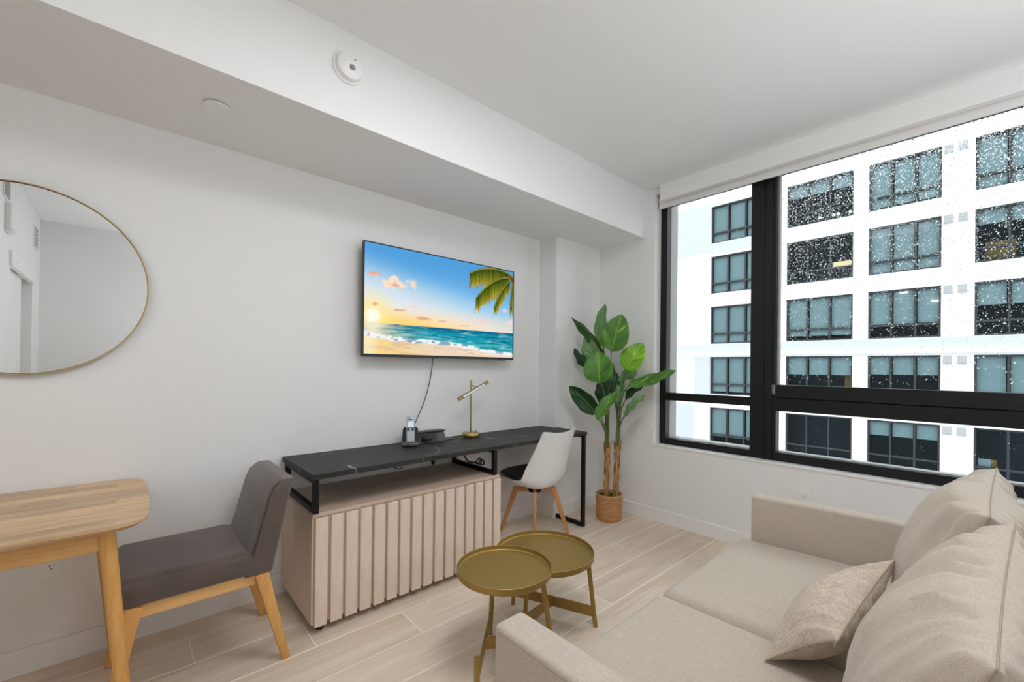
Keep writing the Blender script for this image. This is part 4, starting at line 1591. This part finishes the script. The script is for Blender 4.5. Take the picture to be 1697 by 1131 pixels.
def leaf_mat(name, dark, light, vari, amount):
    m, N, L, b, out = new_mat(name)
    uv = N.new('ShaderNodeUVMap')
    sep = N.new('ShaderNodeSeparateXYZ')
    L.new(uv.outputs[0], sep.inputs[0])
    s1 = N.new('ShaderNodeMath')
    s1.operation = 'SUBTRACT'
    s1.inputs[1].default_value = .5
    L.new(sep.outputs['X'], s1.inputs[0])
    ab = N.new('ShaderNodeMath')
    ab.operation = 'ABSOLUTE'
    L.new(s1.outputs[0], ab.inputs[0])
    # slanted side veins
    ve = N.new('ShaderNodeMath')
    ve.operation = 'MULTIPLY_ADD'
    ve.inputs[1].default_value = -.75
    L.new(ab.outputs[0], ve.inputs[0])
    L.new(sep.outputs['Y'], ve.inputs[2])
    mu = N.new('ShaderNodeMath')
    mu.operation = 'MULTIPLY'
    mu.inputs[1].default_value = 62
    L.new(ve.outputs[0], mu.inputs[0])
    si = N.new('ShaderNodeMath')
    si.operation = 'SINE'
    L.new(mu.outputs[0], si.inputs[0])
    vr = N.new('ShaderNodeMapRange')
    vr.inputs['From Min'].default_value = .82
    vr.inputs['From Max'].default_value = 1.0
    vr.inputs['To Max'].default_value = .35
    L.new(si.outputs[0], vr.inputs['Value'])
    mid = N.new('ShaderNodeMapRange')
    mid.inputs['From Min'].default_value = .012
    mid.inputs['From Max'].default_value = .030
    mid.inputs['To Min'].default_value = 1
    mid.inputs['To Max'].default_value = 0
    L.new(ab.outputs[0], mid.inputs['Value'])
    mxm = N.new('ShaderNodeMath')
    mxm.operation = 'MAXIMUM'
    L.new(vr.outputs[0], mxm.inputs[0])
    L.new(mid.outputs[0], mxm.inputs[1])
    oi = N.new('ShaderNodeObjectInfo')
    cv = N.new('ShaderNodeCombineXYZ')
    L.new(s1.outputs[0], cv.inputs[0])
    L.new(ve.outputs[0], cv.inputs[1])
    L.new(oi.outputs['Random'], cv.inputs[2])
    mp = N.new('ShaderNodeMapping')
    mp.inputs['Scale'].default_value = (1.6, 7.0, 41)
    L.new(cv.outputs[0], mp.inputs[0])
    n = N.new('ShaderNodeTexNoise')
    n.inputs['Scale'].default_value = 1
    n.inputs['Detail'].default_value = 3
    L.new(mp.outputs[0], n.inputs['Vector'])
    r = N.new('ShaderNodeValToRGB')
    e = r.color_ramp.elements
    e[0].position = .3
    e[0].color = dark
    e[1].position = .6
    e[1].color = light
    x = e.new(amount)
    x.color = light
    x = e.new(min(.99, amount + .05))
    x.color = vari
    L.new(n.outputs['Fac'], r.inputs[0])
    mx = N.new('ShaderNodeMix')
    mx.data_type = 'RGBA'
    L.new(mxm.outputs[0], mx.inputs['Factor'])
    L.new(r.outputs[0], mx.inputs['A'])
    mx.inputs['B'].default_value = tuple(.6 * a + .4 * b_ for a, b_ in zip(light, vari))
    L.new(mx.outputs['Result'], b.inputs['Base Color'])
    b.inputs['Roughness'].default_value = .42
    b.inputs['Specular IOR Level'].default_value = .45
    bp = N.new('ShaderNodeBump')
    bp.inputs['Strength'].default_value = .3
    bp.inputs['Distance'].default_value = .003
    bp.invert = True
    L.new(mxm.outputs[0], bp.inputs['Height'])
    L.new(bp.outputs[0], b.inputs['Normal'])
    return m


YG = srgb(176, 206, 60)
LM = [leaf_mat('mid_green_leaf', srgb(48, 94, 34), srgb(84, 138, 52), YG, .66), leaf_mat('folded_green_leaf', srgb(26, 54, 28), srgb(70, 118, 40), YG, .62),
      leaf_mat('dark_green_leaf', srgb(18, 46, 32), srgb(36, 82, 48), srgb(150, 190, 60), .66), leaf_mat('bright_green_leaf', srgb(92, 150, 30), srgb(128, 184, 46), YG, .60),
      leaf_mat('grey_green_leaf', srgb(84, 128, 76), srgb(120, 160, 104), srgb(160, 190, 120), .66)]
CAMP = Vector((0, 0, 1.28))
LEAVES = [
    ((3.034, 2.192, 1.457), (3.075, 2.208, 1.837), .150, 42, 4, .03), ((2.907, 2.024, 1.408), (2.927, 1.938, 1.706), .235, 10, 0, .02),
    ((2.98, 2.134, 1.367), (2.742, 2.306, 1.695), .165, 60, 1, -.03), ((2.971, 2.195, 1.316), (2.921, 2.294, 1.549), .18, 30, 4, .02),
    ((2.994, 2.256, 1.264), (2.86, 2.372, 1.445), .13, 50, 2, .02), ((2.783, 2.042, 1.15), (2.79, 2.062, 1.41), .245, 8, 0, .03),
    ((2.996, 1.944, 1.258), (3.072, 1.834, 1.478), .195, 14, 3, .02), ((3.106, 2.021, 1.186), (3.173, 1.96, 1.268), .12, 20, 4, .01),
    ((3.056, 1.958, 1.128), (3.205, 1.620, 1.264), .145, 50, 0, -.03), ((3.082, 2.003, 1.005), (3.155, 1.842, 1.151), .11, 52, 2, .02),
    ((3.022, 1.963, .882), (3.095, 1.816, 1.061), .09, 48, 4, .02), ((2.87, 2.127, .897), (2.709, 2.297, 1.122), .165, 22, 2, -.02),
    ((2.752, 2.045, .86), (2.884, 1.925, 1.091), .120, 36, 0, .03), ((2.959, 2.114, .963), (2.934, 2.135, 1.194), .14, 36, 2, .01),
    ((3.052, 2.096, 1.072), (3.07, 2.08, 1.235), .12, 20, 2, .01), ((3.011, 2.026, .987), (3.088, 2.01, 1.277), .09, 40, 4, .0),
    ((3.10, 2.15, 1.05), (3.20, 2.22, 1.32), .13, 30, 2, .02)]


def make_leaf(p0, p1, w, tw, mi_, bow):
    p0, p1 = Vector(p0), Vector(p1)
    ax = p1 - p0
    ln = ax.length
    ax.normalize()
    v = (CAMP - (p0 + p1) / 2).normalized()
    lat = ax.cross(v).normalized()
    nr = lat.cross(ax).normalized()
    t_ = math.radians(tw)
    lat2 = lat * math.cos(t_) + nr * math.sin(t_)
    nr2 = lat2.cross(ax).normalized()
    nu, nv = 11, 17
    V, UV = [], []
    for j in range(nv):
        t = j / (nv - 1)
        prof = (math.sin(PI * min(1, t * 1.0) ** .82)) ** .62 if 0 < t < 1 else 0.0
        prof *= (1 - .12 * t)
        if t > .88:
            prof *= 1 - ((t - .88) / .12) ** 2 * .35
        for i in range(nu):
            u = 2 * i / (nu - 1) - 1
            c = p0 + ax * (t * ln) + nr2 * (bow * math.sin(PI * t) * 1.0)
            rip = .006 * math.sin(t * 17 + (2 if u > 0 else 0) + w * 90) * abs(u) ** 2
            c = c + lat2 * (u * prof * w / 2) + nr2 * (.16 * w * (abs(u) ** 1.5) * prof + rip)
            V.append(tuple(c - PC))
            UV.append((i / (nu - 1), t))
    F = [(j * nu + i, j * nu + i + 1, (j + 1) * nu + i + 1, (j + 1) * nu + i) for j in range(nv - 1) for i in range(nu - 1)]
    me = bpy.data.meshes.new('leaf')
    me.from_pydata(V, [], F)
    ul = me.uv_layers.new(name='UVMap')
    for li, lp in enumerate(me.loops):
        ul.data[li].uv = UV[lp.vertex_index]
    me.shade_smooth()
    me.materials.append(LM[mi_])
    o = bpy.data.objects.new('leaf', me)
    COL.objects.link(o)
    o.parent = pt
    md_ = o.modifiers.new('thickness', 'SOLIDIFY')
    md_.thickness = .0012
    return o


TR = [((3.000, 2.120, .19), (2.984, 2.108, .605)), ((3.046, 2.064, .19), (3.056, 2.056, .615))]
for i, (a, b_) in enumerate(TR):
    a, b_ = Vector(a), Vector(b_)
    P = [a.lerp(b_, k / 14) + Vector((.003 * math.sin(k * 1.3 + i), .003 * math.cos(k * 1.7), 0)) for k in range(15)]
    R = [.0235 + .003 * math.sin(k * 2.1 + i * 2) + (.002 if k > 11 else 0) for k in range(15)]
    MB().tube(P, R, 16).build('trunk', M['bark'], pt, angle=60)
    for q in range(4):
        an = q * 1.6 + i
        d = Vector((math.cos(an), math.sin(an), 0))
        MB().tube([b_ + d * .022 + Vector((0, 0, -.03)), b_ + d * .026 + Vector((0, 0, .02)), b_ + d * (.030 + .006 * q) + Vector((0, 0, .045 + .012 * q))], [.009, .008, .0015], 8).build('bark_sheath', M['bark'], pt)
stalk_top = [Vector((2.980, 2.106, .95)), Vector((3.058, 2.050, .96))]
for i in range(2):
    for q in range(3):
        an = q * 2.1 + i
        d = Vector((math.cos(an), math.sin(an), 0)) * .010
        MB().tube(smooth_path([Vector(TR[i][1]) + d - Vector((0, 0, .02)), Vector(TR[i][1]).lerp(stalk_top[i], .5) + d * 1.1, stalk_top[i] + d * 1.6]), [.012] * 6 + [.009] * 7, 10).build('stalk', M['stalk'], pt)
for k, L_ in enumerate(LEAVES):
    make_leaf(*L_)
    p0, p1 = Vector(L_[0]), Vector(L_[1])
    i = 0 if (p0 - stalk_top[0]).length < (p0 - stalk_top[1]).length else 1
    zb = min(.93, max(.70, p0.z - .22))
    base = Vector(TR[i][1]).lerp(stalk_top[i], (zb - .61) / .34)
    mid = base.lerp(p0, .55) + Vector((0, 0, .04))
    tip = p0 + (p1 - p0).normalized() * .012
    MB().tube(smooth_path([base, mid, tip], 5), [.0062] * 4 + [.005] * 4 + [.0042] * 3, 8).build('stem', M['stalk'], pt)

# ------------------------------------------------------------------ gold tray tables


def tray_table(label, c, R, zr, legs, hub, hz, short=None):
    t = thing('tray_table', (c[0], c[1], 0), label, 'side table')
    MB().lathe([(0, zr - .021), (R - .010, zr - .021), (R - .0045, zr - .017), (R - .0035, zr - .001), (R - .0015, zr), (R, zr - .001), (R, zr - .024), (R - .006, zr - .030), (0, zr - .030)], (c[0], c[1], 0), 'Z', 72).build('tray', M['gold_tray'], t, angle=35)
    tips = []
    for (fx, fy, tx, ty, tz) in legs:
        MB().tube([(fx, fy, 0), (tx, ty, tz)], [.0108, .0115], 16).build('leg', M['gold_tray'], t)
        k = hz / tz
        tips.append(Vector((fx + (tx - fx) * k, fy + (ty - fy) * k, hz)))
    h = Vector((hub[0], hub[1], hz))
    for p in tips:
        d = (p - h).normalized()
        MB().bar(h - d * .003, p, .050, .007, side=(0, 0, 1)).build('cross_bar', M['gold_tray'], t, smooth=False)
    return t


tray_table('smaller, taller round gold tray table beside the sofa arm', (1.205, 1.372), .203, .428,
           [(1.295, 1.572, 1.278, 1.530, .400), (1.405, 1.265, 1.345, 1.290, .400), (.985, 1.270, .985, 1.272, .181)], (1.140, 1.420), .095)
tray_table('larger, lower round gold tray table standing behind the other', (1.572, 1.482), .247, .358,
           [(1.547, 1.688, 1.550, 1.655, .330), (1.723, 1.275, 1.690, 1.300, .330), (1.400, 1.448, 1.430, 1.455, .330)], (1.632, 1.482), .074)

# ------------------------------------------------------------------ sofa
SZ = .392
sf = thing('sofa', (1.56, .30, 0), 'beige fabric two-seat sofa with narrow square arms', 'sofa')
AZ = .615
MB().hexa([(.708, -.30, .045), (.708, -.30, AZ), (.708, .845, .045), (.708, .845, AZ), (.806, -.30, .045), (.806, -.30, AZ), (.806, .845, .045), (.806, .845, AZ)], bevel=.014, seg=4).build('arm', M['sofa'], sf)
MB().hexa([(2.545, -.30, .045), (2.545, -.30, AZ), (2.432, .815, .045), (2.432, .815, AZ), (2.640, -.30, .045), (2.640, -.30, AZ), (2.530, .815, .045), (2.530, .815, AZ)], bevel=.014, seg=4).build('arm', M['sofa'], sf)
MB().box(.800, 2.50, -.30, -.145, .10, .70, bevel=.03, seg=4).build('backrest', M['sofa'], sf)
MB().box(.800, 2.44, -.16, .800, .06, .245, bevel=.012, seg=2).build('base', M['sofa'], sf)
for x in (.76, 2.46):
    for yy in (-.24, .76):
        MB().tube([(x, yy, .06), (x, yy, 0)], [.024, .016], 14).build('foot', M['black_plastic'], sf)
# seam welts along the arms' top edges
for x0_, x1_ in ((.7085, .7085),):
    MB().tube([(x0_ + .001, .828, AZ - .0150), (x1_ + .001, -.28, AZ - .0150)], .0022, 8).build('piping', M['piping'], sf)
MB().tube([(.7225, .8440, AZ - .014), (.792, .8440, AZ - .014)], .0016, 8).build('piping', M['piping'], sf)


def seat_cushion(x0, x1, x0b, x1b, y0, y1, z0, z1, crown):
    def pt_(i, j, topside):
        # superellipse section so that all edges are round
        u, v = 2 * i - 1, 2 * j - 1
        xl, xr = x0 + (x0b - x0) * (1 - j), x1 + (x1b - x1) * (1 - j)
        cx, hx = (xl + xr) / 2, (xr - xl) / 2
        x = cx + hx * u
        y_ = y0 + (y1 - y0) * j
        e = max(abs(u), abs(v))
        dx, dy = (1 - abs(u)) * hx, (1 - abs(v)) * (y1 - y0) / 2
        r = .045
        fx = 1 - max(0, 1 - dx / r) ** 2.2
        fy = 1 - max(0, 1 - dy / r) ** 2.2
        f = math.sqrt(max(0, fx)) * math.sqrt(max(0, fy))
        zm = (z0 + z1) / 2 + .012
        cr_ = crown * (1 - u * u) * (1 - v * v)
        if topside:
            return Vector((x, y_, zm + (z1 - zm) * f + cr_))
        return Vector((x, y_, zm - (zm - z0) * f))
    def warp(n):
        # denser near the rims
        return [0.5 - 0.5 * math.cos(PI * k / (n - 1)) for k in range(n)]
    c = MB()
    nu, nv = 40, 40
    wu = warp(nu)
    top_ = [[c.bm.verts.new(pt_(wu[i], wu[j], True)) for j in range(nv)] for i in range(nu)]
    bot_ = [[(top_[i][j] if i in (0, nu - 1) or j in (0, nv - 1) else c.bm.verts.new(pt_(wu[i], wu[j], False))) for j in range(nv)] for i in range(nu)]
    for i in range(nu - 1):
        for j in range(nv - 1):
            c.bm.faces.new((top_[i][j], top_[i + 1][j], top_[i + 1][j + 1], top_[i][j + 1]))
            c.bm.faces.new((bot_[i][j], bot_[i][j + 1], bot_[i + 1][j + 1], bot_[i + 1][j]))
    return c.build('seat_cushion', M['sofa'], sf, angle=80)


seat_cushion(.809, 1.586, .809, 1.615, -.14, .872, .235, SZ, .012)
seat_cushion(1.588, 2.428, 1.617, 2.540, -.14, .872, .235, SZ, .014)


def pillow(name, a, b, c, d, T_, m, label, cat, pinch=.05, wr=.010, wfreq=11, seed=0, expo=.5, parent=None, group=None, topfade=.38, side=1, dent=0, nu=84, nv=64):
    """a,b bottom corners, c,d the corners above b and a"""
    a, b, c, d = (Vector(q) for q in (a, b, c, d))
    nr = (b - a).cross(d - a).normalized() * side
    t = thing(name, tuple((a + b) / 2), label, cat, group)

    def P(u, v):
        # u along the bottom edge, v up; edges pulled in between the corners
        pu = pinch * (math.sin(PI * v)) ** .8
        pv = pinch * (math.sin(PI * u)) ** .8
        uu = u + pu * (1 - 2 * u)
        vv = v + pv * (1 - 2 * v)
        return (a * (1 - uu) + b * uu) * (1 - vv) + (d * (1 - uu) + c * uu) * vv

    def thick(u, v):
        return T_ / 2 * (max(0, 1 - (2 * u - 1) ** 2 * 1.0) ** expo) * (max(0, 1 - (2 * v - 1) ** 2) ** expo)

    def wrink(u, v, sgn):
        near = math.exp(-(1 - v) / topfade)
        ed = min(1, min(u, 1 - u, v, 1 - v) / .05)
        w0 = noise.noise(Vector((u * wfreq + .45 * noise.noise(Vector((u * 3, v * 2, seed))) + .5 * (1 - v) * (u - .5), v * .7, seed + 2.2 * sgn)))
        w1 = noise.noise(Vector((u * wfreq * 2.3, v * 3.0, seed + 7)))
        rid = (1 - abs(w0) * 2.6)
        lowf = noise.noise(Vector((u * 2.5, v * 2.5, seed + 31)))
        rid = max(-.7, rid)
        return ed * (wr * 1.5 * rid * (near + .10) + wr * .30 * w1 * (.25 + near) + wr * .8 * lowf)
    mb = MB()
    fr_, bk_ = [], []
    us = [0.5 - 0.5 * math.cos(PI * i / (nu - 1)) * (1 - .0) for i in range(nu)]
    vs2 = [0.5 - 0.5 * math.cos(PI * j / (nv - 1)) for j in range(nv)]
    us = [.35 * i / (nu - 1) + .65 * us[i] for i in range(nu)]
    vs2 = [.35 * j / (nv - 1) + .65 * vs2[j] for j in range(nv)]
    for i, u in enumerate(us):
        rf, rb2 = [], []
        for j, v in enumerate(vs2):
            edge = i in (0, nu - 1) or j in (0, nv - 1)
            p = P(u, v)
            if edge:
                vv_ = mb.bm.verts.new(p)
                rf.append(vv_)
                rb2.append(vv_)
            else:
                th_ = thick(u, v)
                rf.append(mb.bm.verts.new(p + nr * (th_ * (1 - dent * math.exp(-((u - .5) / .25) ** 2) * v) + wrink(u, v, 1))))
                rb2.append(mb.bm.verts.new(p - nr * (th_ + wrink(u, v, -1))))
        fr_.append(rf)
        bk_.append(rb2)
    for i in range(nu - 1):
        for j in range(nv - 1):
            mb.bm.faces.new((fr_[i][j], fr_[i + 1][j], fr_[i + 1][j + 1], fr_[i][j + 1]))
            mb.bm.faces.new((bk_[i][j], bk_[i][j + 1], bk_[i + 1][j + 1], bk_[i + 1][j]))
    mb.build('cover', m, t, angle=70)
    ring = [P(u, 0) for u in us] + [P(1, v) for v in vs2[1:]] + [P(u, 1) for u in us[::-1][1:]] + [P(0, v) for v in vs2[::-1][1:-1]]
    se = MB()
    ring = ring[::2]
    se.tube(ring + [ring[0]], .0017, 6, cap=False)
    se.build('seam', M['piping'], t)
    return t


pillow('back_cushion', (1.640, .155, .418), (2.395, .155, .418), (2.400, -.035, .922), (1.660, -.014, .905), .245, M['sofa'], 'plump beige back cushion on the sofa, nearest the window', 'cushion', pinch=.035, wr=.021, wfreq=10, seed=3, side=-1, group='loose sofa back cushions')
pillow('back_cushion', (.900, .155, .418), (1.635, .160, .418), (1.632, -.056, .905), (.945, -.016, .846), .250, M['sofa'], 'plump beige back cushion on the sofa, nearest the camera', 'cushion', pinch=.03, wr=.021, wfreq=11, seed=9, side=-1, group='loose sofa back cushions')
pl_ = pillow('throw_pillow', (1.425, .435, .405), (1.850, .400, .440), (1.836, .188, .672), (1.368, .248, .580), .155, M['linen'], 'small slubby linen throw pillow leaning on the back cushion', 'pillow', pinch=.045, wr=.006, wfreq=7, seed=17, side=-1, topfade=.6, expo=.6)
MB().tube([(1.370, .248, .582), (1.366, .253, .572), (1.365, .255, .560)], [.003, .004, .003], 8).build('zipper_pull', mat('zipper_metal', (.55, .53, .5), .3, 1.0), pl_)
